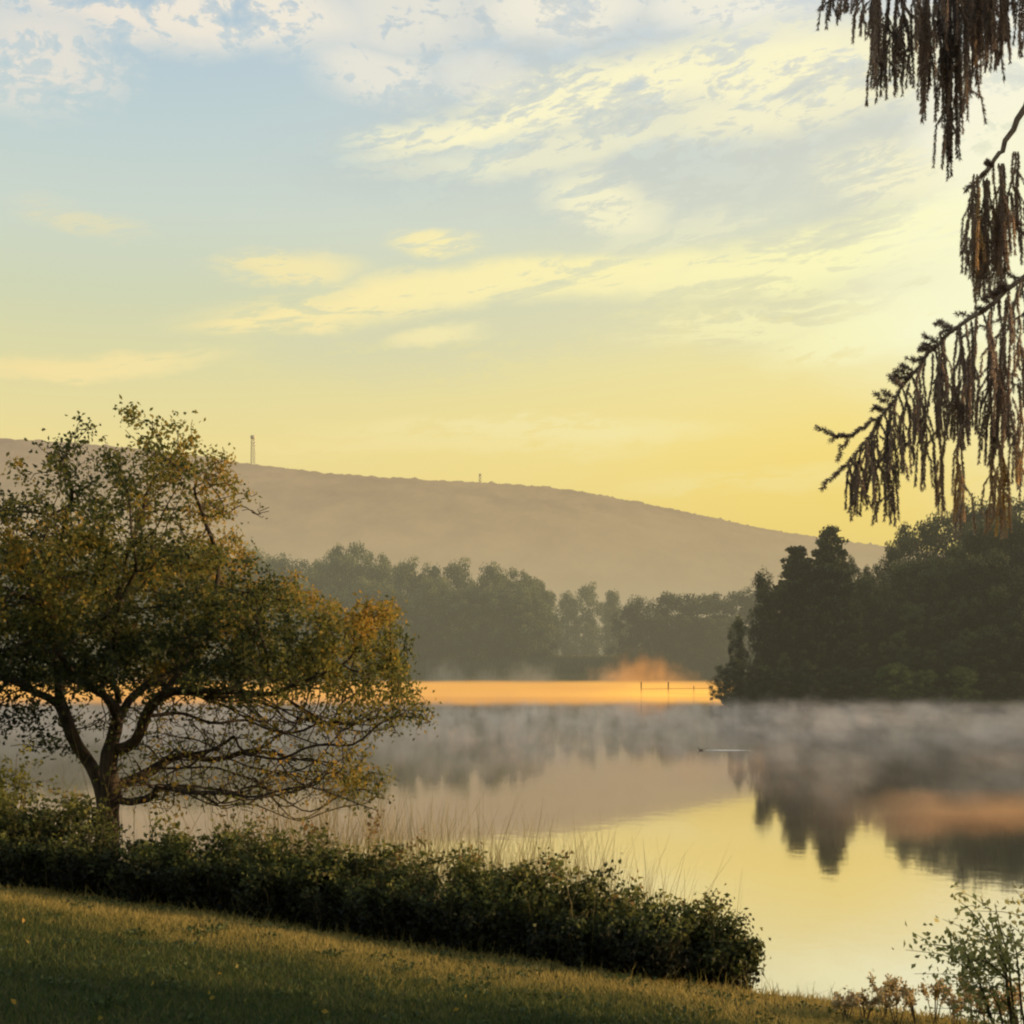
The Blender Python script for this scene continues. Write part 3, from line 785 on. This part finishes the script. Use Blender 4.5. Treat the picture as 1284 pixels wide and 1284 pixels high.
# ------------------------------------------------------------------ weeping spruce
DS = 8.0
spr = empty('weeping_spruce', (5.2, 8.4, tz(5.2, 8.4)), 'tall spruce at the right with long hanging twigs reaching into the picture', 'tree')
so = np.array(tuple(spr.location))
T = Tubes(); T.add(np.array([(0, 0, -.3), (0, 0, 3), (.1, 0, 7), (.1, .1, 13)]), [.33, .28, .2, .04], 10); T.build('trunk', M['bark'], spr)
r = np.random.default_rng(77)
def needles(C, TT, AX, pts, rad_, dens, tint, out):
    pts = np.asarray(pts); seg = np.linalg.norm(np.diff(pts, axis=0), axis=1); L = seg.sum(); n_ = max(4, int(L * dens))
    u = np.sort(r.random(n_)) * L; cum = np.concatenate([[0], np.cumsum(seg)])
    p = np.stack([np.interp(u, cum, pts[:, i_]) for i_ in range(3)], 1)
    ax = unit(np.stack([np.interp(u, cum, np.gradient(pts[:, i_])) for i_ in range(3)], 1))
    o = unit(np.cross(ax, r.normal(size=(n_, 3)))); dr = unit(ax * out + o)
    C.append(p + dr * rad_ * .5); AX.append(dr); TT.append(np.clip(tint + r.normal(size=n_) * .12, 0, 1))
def world(px, py, D=DS): return np.array(P(px, py, D))
def path(pts, D):
    return np.array([world(a, b__, D + d_) for (a, b__, d_) in pts])
def smooth(p, n_=24):
    t_ = np.linspace(0, len(p) - 1, n_); q_ = np.stack([np.interp(t_, np.arange(len(p)), p[:, i_]) for i_ in range(3)], 1)
    for _ in range(2): q_[1:-1] = (q_[:-2] + q_[1:-1] * 2 + q_[2:]) / 4
    return q_
def hang(s, L, Cx, Tx, Ax, Tb, tint=.35, dens=950, fork=True, rad0=.019):
    n_ = 9; u = np.linspace(0, 1, n_)
    sway = r.normal(size=2) * .035
    p = s + np.stack([sway[0] * u + .012 * np.sin(u * 7 + r.random() * 6), sway[1] * u, -L * u], 1)
    Tb.add(p, np.linspace(.0045, .0018, n_), 4)
    tn = tint + .10 * r.normal()
    needles(Cx, Tx, Ax, p, .021, dens, tn, 1.5)
    if fork and L > .14:
        for k in range(int(1 + L * 5.5)):
            a = r.uniform(.15, .85); b0 = s + (p[-1] - s) * a; l2 = min(L * (1 - a) * r.uniform(.7, 1.25) + .04, .34); sd = r.normal(size=2) * .028
            q_ = np.array([b0, b0 + [sd[0] * 1.2, sd[1], -l2 * .3], b0 + [sd[0] * 1.5, sd[1] * 1.5, -l2]])
            Tb.add(q_, [.003, .0025, .0015], 3); needles(Cx, Tx, Ax, q_, .019, dens * .9, tn + .05 * r.normal(), 1.5)
def make_branch(label, paths, hangs, tint=.35):
    br = Tubes(); Cx, Tx, Ax = [], [], []; tw = Tubes(); out = []
    for pts, r0, r1, nd in paths:
        p = smooth(pts); p[2:-1] += r.normal(size=(len(p) - 3, 3)) * .006; br.add(p - so, np.linspace(r0, r1, len(p)), 7)
        if nd: needles(Cx, Tx, Ax, p, .024, nd, .3, .7)
    for (px, py, ylen, d_, tnt) in hangs:
        s = world(px, py, DS + d_); hang(s, (ylen - py) / F * DS, Cx, Tx, Ax, tw, tnt)
    bo_ = br.build('branch', M['spruce_bark'], spr)
    tw.V = [v - so for v in tw.V]
    tw.build('hanging_twigs', M['spruce_bark'], bo_)
    C_ = np.concatenate(Cx) - so; T_ = np.concatenate(Tx); A_ = np.concatenate(Ax)
    n_ = len(C_)
    V, Fc, tt = leaf_arrays(C_, r.uniform(.018, .032, n_), .0042, T_, axis=A_, r=r, fold=.0)
    link('needles', np_mesh('needles', V, Fc, tt), M['needle'], bo_)
    print('needles', n_)
J = lambda s=.12: float(r.normal() * s)
# lower branch
trunkp = so + np.array([0, 0, 0])
lowP = np.array([[5.2, 8.4, Z(225, 8.4)], *[world(a, b__, DS + d_) for a, b__, d_ in [(1420, 262, .3), (1330, 312, .15), (1284, 345, .05), (1240, 388, 0), (1195, 412, 0), (1160, 448, 0), (1130, 490, 0), (1105, 522, 0)]]])
f1 = path([(1105, 522, 0), (1085, 533, 0), (1064, 548, 0), (1045, 545, 0), (1022, 536, 0)], DS)
f2 = path([(1105, 522, 0), (1090, 548, 0), (1068, 575, 0), (1048, 595, 0), (1030, 614, 0)], DS)
extra = [path([(1232, 392, 0), (1215, 395, .02), (1198, 392, .03)], DS), path([(1160, 448, 0), (1150, 452, 0), (1136, 450, 0)], DS), path([(1145, 470, 0), (1134, 474, 0), (1122, 474, 0)], DS),
         path([(1290, 350, 0), (1260, 400, -.1), (1225, 410, -.1), (1205, 425, -.1)], DS), path([(1064, 548, 0), (1052, 545, 0), (1040, 552, 0)], DS), path([(1195, 412, 0), (1180, 416, 0), (1170, 438, 0)], DS),
         path([(1064, 548, 0), (1056, 562, 0), (1050, 578, 0)], DS)]
for q_ in range(22):
    px = r.uniform(1110, 1290); by = float(np.interp(px, [1105, 1130, 1160, 1195, 1240, 1284, 1330], [522, 490, 448, 412, 388, 345, 312])); l_ = r.uniform(10, 24); d_ = J(.1)
    extra.append(path([(px, by, d_), (px - l_ * .6, by - l_ * .28, d_), (px - l_, by - l_ * r.uniform(.1, .7), d_)], DS))
hg = []
for px in np.arange(1066, 1300, 5.6):
    by = np.interp(px, [1030, 1048, 1068, 1090, 1105, 1130, 1160, 1195, 1240, 1284, 1330], [614, 595, 575, 548, 522, 490, 448, 412, 388, 345, 312])
    ln = np.interp(px, [1060, 1075, 1110, 1125, 1150, 1175, 1200, 1240, 1260, 1300], [40, 65, 100, 75, 95, 130, 150, 170, 165, 180]) * r.uniform(.35, 1.12)
    if r.random() < .12: ln *= 1.25
    hg.append((px + J(1.5), by + 2, by + ln, J(.16), .33))
for px, y0, y1 in [(1178, 500, 632), (1182, 540, 640), (1203, 540, 640), (1208, 520, 655), (1246, 560, 655), (1249, 530, 662), (1252, 540, 640), (1256, 560, 650), (1240, 570, 618), (1282, 500, 600), (1278, 480, 612)]:
    hg.append((px, y0, y1, J(.1), .74)); hg.append((px + J(1), 430 + J(10), y0 + 12, J(.05), .4))
for px, y0, y1 in [(1096, 545, 642), (1110, 530, 642), (1113, 560, 645), (1076, 572, 640), (1079, 575, 632), (1061, 590, 625), (1068, 578, 612), (1088, 555, 620), (1104, 525, 600), (1121, 500, 600)]:
    hg.append((px, y0, y1, J(.03), .3))
make_branch('low', [(lowP, .02, .006, 1300), (f1, .007, .003, 1500), (f2, .007, .003, 1500)] + [(e_, .004, .0025, 700) for e_ in extra], hg)
# middle thin branch
midP = np.array([[5.2, 8.4, Z(-60, 8.4)], *[world(a, b__, DS) for a, b__ in [(1400, -10), (1330, 60), (1284, 135), (1262, 180), (1245, 205), (1232, 222), (1212, 238)]]])
hg = [(1222 + J(3), 232 + J(3), r.uniform(300, 372), J(.05), .55) for _ in range(5)] + [(1238 + J(6), 225 + J(3), r.uniform(320, 385), J(.06), .5) for _ in range(8)] + [(1256 + J(4), 205, r.uniform(310, 372), J(.05), .5) for _ in range(7)]
hg += [(1270 + J(4), 190, r.uniform(280, 350), J(.05), .45) for _ in range(3)]
make_branch('mid', [(midP, .03, .0045, 0), (path([(1240, 210, 0), (1240, 204, 0), (1236, 203, 0)], DS), .004, .003, 1500), (path([(1245, 205, 0), (1232, 222, 0), (1210, 239, 0)], DS), .005, .003, 1300)], hg)
# top branches, above the frame
topP = np.array([[5.2, 8.4, Z(-330, 8.4)], *[world(a, b__, DS + .1) for a, b__ in [(1400, -190), (1300, -110), (1220, -62), (1150, -38), (1090, -30), (1035, -22)]]])
hg = []
for px in np.arange(1036, 1300, 5.8):
    y1 = np.interp(px, [1036, 1042, 1060, 1078, 1088, 1100, 1125, 1140, 1150, 1162, 1172, 1182, 1190, 1205, 1225, 1245, 1262, 1275, 1300], [18, 22, 6, 24, 44, 108, 112, 60, 90, 150, 70, 60, 195, 170, 125, 95, 60, 75, 60])
    by = np.interp(px, [1035, 1090, 1150, 1220, 1300], [-22, -30, -38, -62, -110])
    hg.append((px + J(1.5), by, by + (y1 - by) * r.uniform(.75, 1.03), J(.14), .36))
for px, y1 in [(1188, 205), (1186, 200), (1193, 200), (1190, 190), (1196, 182), (1164, 152), (1160, 128), (1098, 110), (1102, 100), (1120, 114), (1126, 108), (1040, 22), (1085, 46)]:
    hg.append((px + J(1.2), -40, y1, J(.05), .2 if 1180 < px < 1200 else .35))
for _ in range(16): hg.append((r.uniform(1196, 1245), -60, r.uniform(5, 70), J(.3), .15))
make_branch('top', [(topP, .045, .008, 900)], hg)
# rest of the tree outside the picture: boughs dense low to shade the lawn, thinned midway for sun
Cx, Tx = [], []; bt = Tubes()
for k in range(90):
    h = r.choice([r.uniform(.9, 3.6), r.uniform(3.6, 10), r.uniform(10, 12.5)], p=[.66, .14, .20]); a = r.uniform(-1.25, 1.9) if h < 7.5 else r.random() * 6.28
    L = (1 - h / 14) * r.uniform(2.0, 3.2)
    e = np.array([math.cos(a) * L, math.sin(a) * L, -.35 * L + .2])
    s = np.array([0, 0, h]); u = np.linspace(0, 1, 6)[:, None]
    p = s + e * u + np.array([0, 0, .25]) * np.sin(np.pi * u); bt.add(p, np.linspace(.04, .008, 6), 5)
    n_ = 800; uu = r.random(n_) ** .7
    q_ = s + e * uu[:, None] + r.normal(size=(n_, 3)) * np.array([.22, .22, .08]); q_[:, 2] -= r.random(n_) ** 1.5 * .75
    Cx.append(q_); Tx.append(np.clip(.2 + r.normal(size=n_) * .12, 0, 1))
bt.build('bough', M['bark'], spr)
C_ = np.concatenate(Cx); T_ = np.concatenate(Tx)
wx = C_ + so
pxx = 642 + wx[:, 0] / wx[:, 1] * F
keep = (pxx > 1330)
C_ = C_[keep]; T_ = T_[keep]
axd = unit(np.stack([r.normal(size=len(C_)) * .3, r.normal(size=len(C_)) * .3, -np.ones(len(C_))], 1))
V, Fc, tt = leaf_arrays(C_, r.uniform(.10, .24, len(C_)), r.uniform(.012, .028, len(C_)), T_, axis=axd, r=r)
link('crown', np_mesh('crown', V, Fc, tt), M['needle'], spr)

# ------------------------------------------------------------------ mist and haze
def cube_mesh(name, x0, x1, y0, y1, z0, z1):
    s = [[], []]; box(s, ((x0 + x1) / 2, (y0 + y1) / 2, (z0 + z1) / 2), ((x1 - x0) / 2, (y1 - y0) / 2, (z1 - z0) / 2))
    return np_mesh(name, np.concatenate(s[0]), np.concatenate(s[1]))
def vol_mat(name, fn, rate=1.0):
    m, t, out = new_mat(name)
    dens, colr = fn(t)
    ab = t.new('ShaderNodeVolumeAbsorption'); ab.inputs['Color'].default_value = (0, 0, 0, 1); t.put(ab.inputs['Density'], dens)
    em = t.new('ShaderNodeEmission'); t.put(em.inputs[0], colr); t.put(em.inputs[1], dens)  # emission stands in for light scattered by mist and haze
    ad = t.new('ShaderNodeAddShader'); t.nt.links.new(ab.outputs[0], ad.inputs[0]); t.nt.links.new(em.outputs[0], ad.inputs[1])
    t.nt.links.new(ad.outputs[0], out.inputs['Volume'])
    m.cycles.volume_step_rate = rate
    return m
# valley haze: uniform air light
hz = vol_mat('valley_haze', lambda t: (.00095, (.47, .41, .25, 1)))
tag(link('valley_haze', cube_mesh('valley_haze', -1500, 1500, 110, 1300, -.5, 42), hz), 'warm morning haze over the valley', 'haze', kind='stuff')

# grey mist lying on the water, its daylight put in as emission
def lake_fn(t):
    co = t.new('ShaderNodeTexCoord').outputs['Object']; s = t.sep(co)
    n1 = t.noise(t.mapping(co, scale=(1, .45, 1.2)), .2, 3, .6)
    n2 = t.noise(t.mapping(co, scale=(.7, .35, 1)), .05, 2, .5)
    n3 = t.noise(t.mapping(co, scale=(.9, .11, .5)), 1.0, 3, .65)
    xx = s[0]; yy = s[1]
    # near limit of the mist: nearer on the right, farther on the left
    near = t.mapr(xx, -10, 22, 66, 50)
    edge = t.mapr(t.m('SUBTRACT', yy, near), -3, 26, .0, 1, True)
    n4 = t.noise(t.mapping(co, scale=(.35, .1, .5)), 1.0, 3, .6)
    zz = t.m('SUBTRACT', s[2], t.m('MULTIPLY', t.mapr(n4, .45, .75), 1.3))
    top = t.m('MULTIPLY', t.mapr(zz, -.2, 1.0, 1, .0), t.mapr(s[2], 0, 2.2, 1, .0))
    d = t.m('MULTIPLY', t.m('MULTIPLY', t.mapr(n1, .38, .62, .10, 1.0, True), t.mapr(n3, .36, .64, .12, 2.1)), t.mapr(n2, .35, .6, .55, 1.1))
    farb = t.mapr(yy, 125, 178, 1.05, .30)
    d = t.m('MULTIPLY', t.m('MULTIPLY', t.m('MULTIPLY', d, edge), top), t.m('MULTIPLY', farb, .078))
    def streak(cx, cy, rx_, ry_, ang):
        v = t.mapping(co, loc=(cx, cy, 0), rot=(0, 0, ang), scale=(rx_, ry_, 1e6), typ='TEXTURE')
        q_ = t.sep(v); l = t.v('LENGTH', t.comb(q_[0], q_[1], 0.))
        return t.mapr(l, 1.0, .3, 0, 1, True)
    s1 = streak(22, 54.8, 14, 2.0, R(9)); s2 = streak(10, 76, 14, 3.5, R(2)); s3 = streak(-6, 66, 16, 3.5, 0); s4 = streak(32, 82, 9, 3.5, 0)
    o = t.m('MAXIMUM', t.m('MAXIMUM', s1, t.m('MULTIPLY', s2, .55)), t.m('MAXIMUM', t.m('MULTIPLY', s3, .55), t.m('MULTIPLY', s4, .6)))
    grey = t.mix(t.mapr(yy, 60, 175), (.29, .265, .205, 1), (.40, .375, .325, 1))
    grey = t.mix(t.m('MULTIPLY', t.mapr(n3, .4, .62), t.mapr(n2, .42, .58, .1, .55)), grey, (.47, .32, .19, 1))
    c = t.mix(o, grey, (.80, .38, .13, 1))  # warm light painted orange into the mist streaks
    d = t.m('ADD', d, t.m('MULTIPLY', t.m('MULTIPLY', t.m('MULTIPLY', s1, t.mapr(n1, .3, .6, .4, 1)), top), .32))
    return d, c
lm = vol_mat('lake_mist', lake_fn, .05)
tag(link('lake_mist', cube_mesh('lake_mist', -95, 110, 44, 182, .004, 2.2), lm), 'grey mist lying on the still water', 'mist', kind='stuff')

# golden mist beyond the point, sunlight put in as its own emission
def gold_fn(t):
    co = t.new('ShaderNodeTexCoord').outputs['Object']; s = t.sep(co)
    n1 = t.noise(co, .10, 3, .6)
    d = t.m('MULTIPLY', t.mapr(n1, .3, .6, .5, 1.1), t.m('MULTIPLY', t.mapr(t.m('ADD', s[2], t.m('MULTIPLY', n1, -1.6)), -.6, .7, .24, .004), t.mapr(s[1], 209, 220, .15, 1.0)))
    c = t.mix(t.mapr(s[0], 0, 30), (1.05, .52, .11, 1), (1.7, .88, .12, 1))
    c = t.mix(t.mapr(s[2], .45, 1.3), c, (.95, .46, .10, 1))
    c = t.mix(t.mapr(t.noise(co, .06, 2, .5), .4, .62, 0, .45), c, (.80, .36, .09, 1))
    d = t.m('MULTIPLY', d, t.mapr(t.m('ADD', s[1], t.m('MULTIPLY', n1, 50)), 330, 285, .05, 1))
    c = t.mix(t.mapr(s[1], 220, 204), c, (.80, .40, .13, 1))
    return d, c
gm = vol_mat('gold_glow_mist', gold_fn, .09)
tag(link('gold_glow_mist', cube_mesh('gold_glow_mist', -175, 62, 209, 305, .03, 1.5), gm), 'golden mist on the far water, its sunlight put in as glow', 'mist', kind='stuff')

# steam plumes, their orange sunlight put in as emission
def plume(px, D, w, h, dens, colr, seed):
    V = []; 
    s = [[], []]
    x = X(px, D)
    me = cube_mesh('steam_plume', -w, w, -w * .6, w * .6, .05, h)
    def fn(t):
        co = t.new('ShaderNodeTexCoord').outputs['Object']; q_ = t.sep(co)
        v = t.comb(t.m('DIVIDE', q_[0], w), t.m('DIVIDE', q_[1], w * .6), t.m('DIVIDE', q_[2], h))
        n1 = t.noise(t.v('ADD', co, (seed * 13., 0, 0)), 3.2 / w, 3, .6)
        l = t.m('ADD', t.v('LENGTH', v), t.m('MULTIPLY', t.m('SUBTRACT', n1, .5), 1.3))
        return t.m('MULTIPLY', t.mapr(l, .95, .2, 0, 1, True), dens), colr
    m_ = vol_mat('steam_%d' % seed, fn, .3)
    o = link('steam_plume', me, m_); o.location = (x, D, 0)
    return o
PL = [(805, 290, 10, 8.5, .12, (.95, .36, .07, 1), 'bright orange steam rising where the golden mist is brightest'),
      (770, 310, 9, 6, .08, (.85, .42, .16, 1), 'faint orange steam left of the brightest plume'),
      (842, 285, 8, 5.5, .08, (.95, .40, .10, 1), 'orange steam between the brightest plume and the dark wood'),
      (560, 330, 7, 7, .045, (.55, .48, .36, 1), 'thin grey steam over the far water right of the big tree'),
      (610, 330, 6, 5, .045, (.60, .48, .34, 1), 'thin grey steam below the middle of the far wood'),
      (665, 320, 9, 6.5, .05, (.66, .50, .32, 1), 'pale peach steam below the low end of the far wood'),
      (185, 320, 14, 5, .05, (.8, .42, .2, 1), 'peach steam seen beneath the crown of the big tree')]
for k, (px, D, w, h, dn, cc, lb) in enumerate(PL): tag(plume(px, D, w, h, dn, cc, k), lb, 'steam', kind='stuff')

# ------------------------------------------------------------------ world
w = bpy.data.worlds.new('World'); sc.world = w; w.use_nodes = True
w.node_tree.nodes.clear(); t = NT(w.node_tree)
outw = t.new('ShaderNodeOutputWorld'); bg = t.new('ShaderNodeBackground'); t.nt.links.new(bg.outputs[0], outw.inputs[0])
SUN_AZ, SUN_EL = R(84), R(9)
sky = t.new('ShaderNodeTexSky'); sky.sky_type = 'NISHITA'; sky.sun_disc = False; sky.sun_elevation = SUN_EL; sky.sun_rotation = SUN_AZ
sky.dust_density = 3.0; sky.air_density = 1.2
g = t.new('ShaderNodeTexCoord').outputs['Generated']
s = t.sep(t.v('NORMALIZE', g))
az = t.m('ARCTAN2', s[0], s[1]); el = t.m('ARCSINE', s[2])
el = t.m('ABSOLUTE', el)
def A(px, py):
    a = math.atan((px - 642) / F); return a, math.atan((HZ - py) / F * math.cos(a))
L_ = lambda py: math.atan((HZ - py) / F) / .5
stopsL = [(0, lin(252, 222, 138)), (L_(660), lin(249, 224, 144)), (L_(560), lin(245, 226, 154)), (L_(470), lin(228, 222, 168)), (L_(380), lin(212, 217, 184)), (L_(280), lin(207, 217, 204)), (L_(180), lin(195, 212, 211)), (L_(60), lin(181, 203, 214)), (1, lin(158, 181, 204))]
stopsR = [(0, lin(255, 220, 108)), (L_(660), lin(255, 226, 122)), (L_(560), lin(255, 232, 140)), (L_(470), lin(249, 233, 160)), (L_(380), lin(236, 230, 180)), (L_(280), lin(222, 224, 200)), (L_(180), lin(216, 221, 211)), (L_(60), lin(218, 223, 221)), (1, lin(190, 200, 212))]
e01 = t.m('DIVIDE', el, .5)
cl_ = t.ramp(e01, stopsL); cr_ = t.ramp(e01, stopsR)
base = t.mix(t.mapr(az, -.32, .34, 0, 1, True), cl_, cr_)
# zone near the sun, off to the right
AE = t.comb(az, el, 0.)
warp = t.noise(t.mapping(AE, scale=(7, 16, 1)), 1.0, 4, .6, out=1)
AEw = t.v('ADD', AE, t.v('MULTIPLY', t.v('SUBTRACT', warp, (.5, .5, .5)), (.06, .034, 0)))
warp2 = t.noise(t.mapping(AE, scale=(26, 60, 1)), 1.0, 4, .65, out=1)
AEw = t.v('ADD', AEw, t.v('MULTIPLY', t.v('SUBTRACT', warp2, (.5, .5, .5)), (.020, .013, 0)))
def ell(px, py, rx_, ry_, deg, soft=.25):
    ry_ *= 1.45; rx_ *= 1.12
    a, e = A(px, py)
    v = t.mapping(AEw, loc=(a, e, 0), rot=(0, 0, R(deg)), scale=(rx_ / F, ry_ / F, 1), typ='TEXTURE')
    return t.mapr(t.v('LENGTH', v), 1.0, soft, 0, 1, True)
def layer(items):
    acc = None
    for (px, py, rx_, ry_, dg, st) in items:
        e = t.m('MULTIPLY', ell(px, py, rx_, ry_, dg), st)
        acc = e if acc is None else t.m('MAXIMUM', acc, e)
    return acc
def texture(dg, sx, sy, seed, a, b, detail=6, rough=.62):
    v0 = t.mapping(AE, rot=(0, 0, R(-dg)))
    v = t.mapping(v0, loc=(seed, seed * .37, 0), scale=(sx, sy, 1))
    n_a = t.noise(v, 1.0, 7, .66, .9)
    n_b = t.noise(t.mapping(v0, loc=(seed * 2, 4, 0), scale=(sx * 3.2, sy * 2.0, 1)), 1.0, 5, .62, 1.4)
    n_c = t.noise(t.mapping(v0, loc=(seed * 3, 9, 0), scale=(sx * 5.5, sy * 4.5, 1)), 1.0, 4, .6, .8)
    q = t.m('ADD', t.m('ADD', t.m('MULTIPLY', n_a, .5), t.m('MULTIPLY', n_b, .32)), t.m('MULTIPLY', n_c, .18))
    soft = t.m('MULTIPLY', t.mapr(q, a - .03, b - .01, 0, 1, True), .58)
    crisp = t.mapr(q, (a + b) / 2 - .025, (a + b) / 2 + .04, 0, 1, True)
    return t.m('MAXIMUM', soft, crisp)
# greyish cloud bodies (shadowed undersides), then lit cream parts
gmask = layer([(700, 130, 330, 110, 8, .55), (900, 160, 380, 90, 8, .65), (560, 190, 250, 60, 6, .5), (860, 225, 300, 50, 4, .5), (1150, 200, 220, 90, 4, .6), (650, 50, 260, 70, 0, .5), (250, 290, 240, 40, 0, .0), (1050, 385, 260, 40, 6, .45), (620, 420, 420, 45, 4, .25)])
tg = texture(8, 9, 26, 3.1, .28, .62)
base = t.mix(t.m('MULTIPLY', gmask, t.m('MULTIPLY', tg, .75)), base, t.mix(t.mapr(az, -.1, .35), lin(192, 199, 200), lin(214, 213, 192)))
top = layer([(230, 12, 360, 42, 0, 1.0), (60, 70, 110, 60, 0, .8), (30, 100, 70, 40, 0, .6), (520, 15, 120, 50, 0, .7), (700, 10, 150, 38, 0, .9), (900, 5, 140, 30, 0, .8), (470, 90, 110, 30, -8, .75), (600, 95, 90, 28, -5, .55), (1240, 120, 110, 160, 0, .9)])
tt_ = texture(0, 11, 24, 7.7, .40, .55)
base = t.mix(t.m('MULTIPLY', top, tt_), base, t.mix(t.mapr(az, -.3, .3), lin(240, 231, 216), lin(255, 250, 226)))
mid = layer([(770, 118, 340, 34, 10, 1.0), (560, 162, 150, 18, 8, .9), (960, 85, 200, 46, 6, 1.0), (1090, 75, 130, 50, 0, .9), (1000, 130, 260, 36, 8, .8), (740, 185, 330, 20, 6, .6), (1110, 215, 110, 34, 0, .75), (755, 252, 95, 34, -14, .8), (860, 285, 160, 16, 8, .35), (640, 150, 230, 14, 14, 1.0)])
tm_ = texture(12, 9, 38, 11.3, .40, .54)
base = t.mix(t.m('MULTIPLY', mid, tm_), base, lin(255, 248, 206))
low = layer([(560, 366, 340, 27, 7, 1.0), (700, 345, 420, 22, 5, 1.0), (1000, 322, 330, 26, 6, 1.0), (380, 395, 160, 16, 8, .95), (360, 332, 110, 20, 0, .8), (545, 306, 75, 15, 0, .9), (760, 352, 260, 26, 5, .95), (960, 335, 300, 30, 5, .95), (1120, 300, 220, 40, 12, 1.), (1000, 400, 280, 26, 3, .75), (1120, 415, 200, 34, 3, .9), (545, 424, 85, 10, 5, .75), (110, 452, 210, 13, 5, .8), (60, 462, 120, 9, 5, .7), (650, 540, 330, 18, 0, .5), (700, 525, 160, 10, -4, .45), (960, 600, 220, 16, 3, .45), (100, 275, 90, 18, -5, .35), (560, 560, 300, 14, 0, .35)])
tl_ = texture(7, 7, 40, 17.9, .38, .52)
base = t.mix(t.m('MULTIPLY', low, tl_), base, t.mix(t.mapr(az, -.35, .30), lin(255, 231, 163), lin(255, 253, 196)))
glow = layer([(1290, 350, 260, 120, 15, .95), (1240, 270, 170, 60, 15, .8), (1200, 400, 120, 36, 10, 1.), (1400, 400, 300, 260, 0, 1.0)])
base = t.mix(t.m('MULTIPLY', glow, t.mapr(texture(8, 8, 26, 23.3, .25, .6), 0, 1, .55, 1)), base, lin(255, 253, 210))
glow2 = layer([(1120, 640, 420, 120, 0, .45)])
base = t.mix(glow2, base, lin(255, 222, 108))
# the part of the dome away from the picture: physical sky
front = t.m('MULTIPLY', t.mapr(s[1], -1, .3, .6, 1), t.mapr(el, 1.3, .6, .7, 1))
skyc = t.mix(1.0, sky.outputs[0], (.11, .11, .11, 1), 'MULTIPLY')
final = t.mix(t.m('MULTIPLY', front, .96), skyc, base)
t.put(bg.inputs[0], final); bg.inputs[1].default_value = 1.0

# ------------------------------------------------------------------ sun
sd = bpy.data.lights.new('sun', 'SUN'); sd.energy = 4.2; sd.angle = R(.6); sd.color = (1, .68, .36)
so_ = bpy.data.objects.new('sun', sd); col.objects.link(so_)
dirv = Vector((math.sin(SUN_AZ) * math.cos(SUN_EL), math.cos(SUN_AZ) * math.cos(SUN_EL), math.sin(SUN_EL)))
so_.rotation_euler = dirv.to_track_quat('Z', 'Y').to_euler()
so_['kind'] = 'helper'

# ------------------------------------------------------------------ camera
cam = bpy.data.cameras.new('camera'); cam.sensor_width = 36; cam.lens = 36 * F / 1284
cam.shift_y = (HZ - 642) / 1284; cam.clip_end = 20000; cam.clip_start = .1
co_ = bpy.data.objects.new('camera', cam); co_.location = (0, 0, CH); co_.rotation_euler = (R(90), 0, 0); col.objects.link(co_)
sc.camera = co_
sc.view_settings.view_transform = 'Standard'; sc.view_settings.look = 'None'; sc.view_settings.exposure = 0
cy = sc.cycles
cy.use_denoising = True
try: cy.denoiser = 'OPENIMAGEDENOISE'
except Exception: pass
cy.max_bounces = 6; cy.diffuse_bounces = 2; cy.glossy_bounces = 2; cy.transmission_bounces = 3; cy.volume_bounces = 0; cy.transparent_max_bounces = 12
cy.use_adaptive_sampling = True; cy.adaptive_threshold = .03; cy.adaptive_min_samples = 16
cy.volume_max_steps = 128; cy.filter_width = 2.2
cy.sample_clamp_indirect = 4
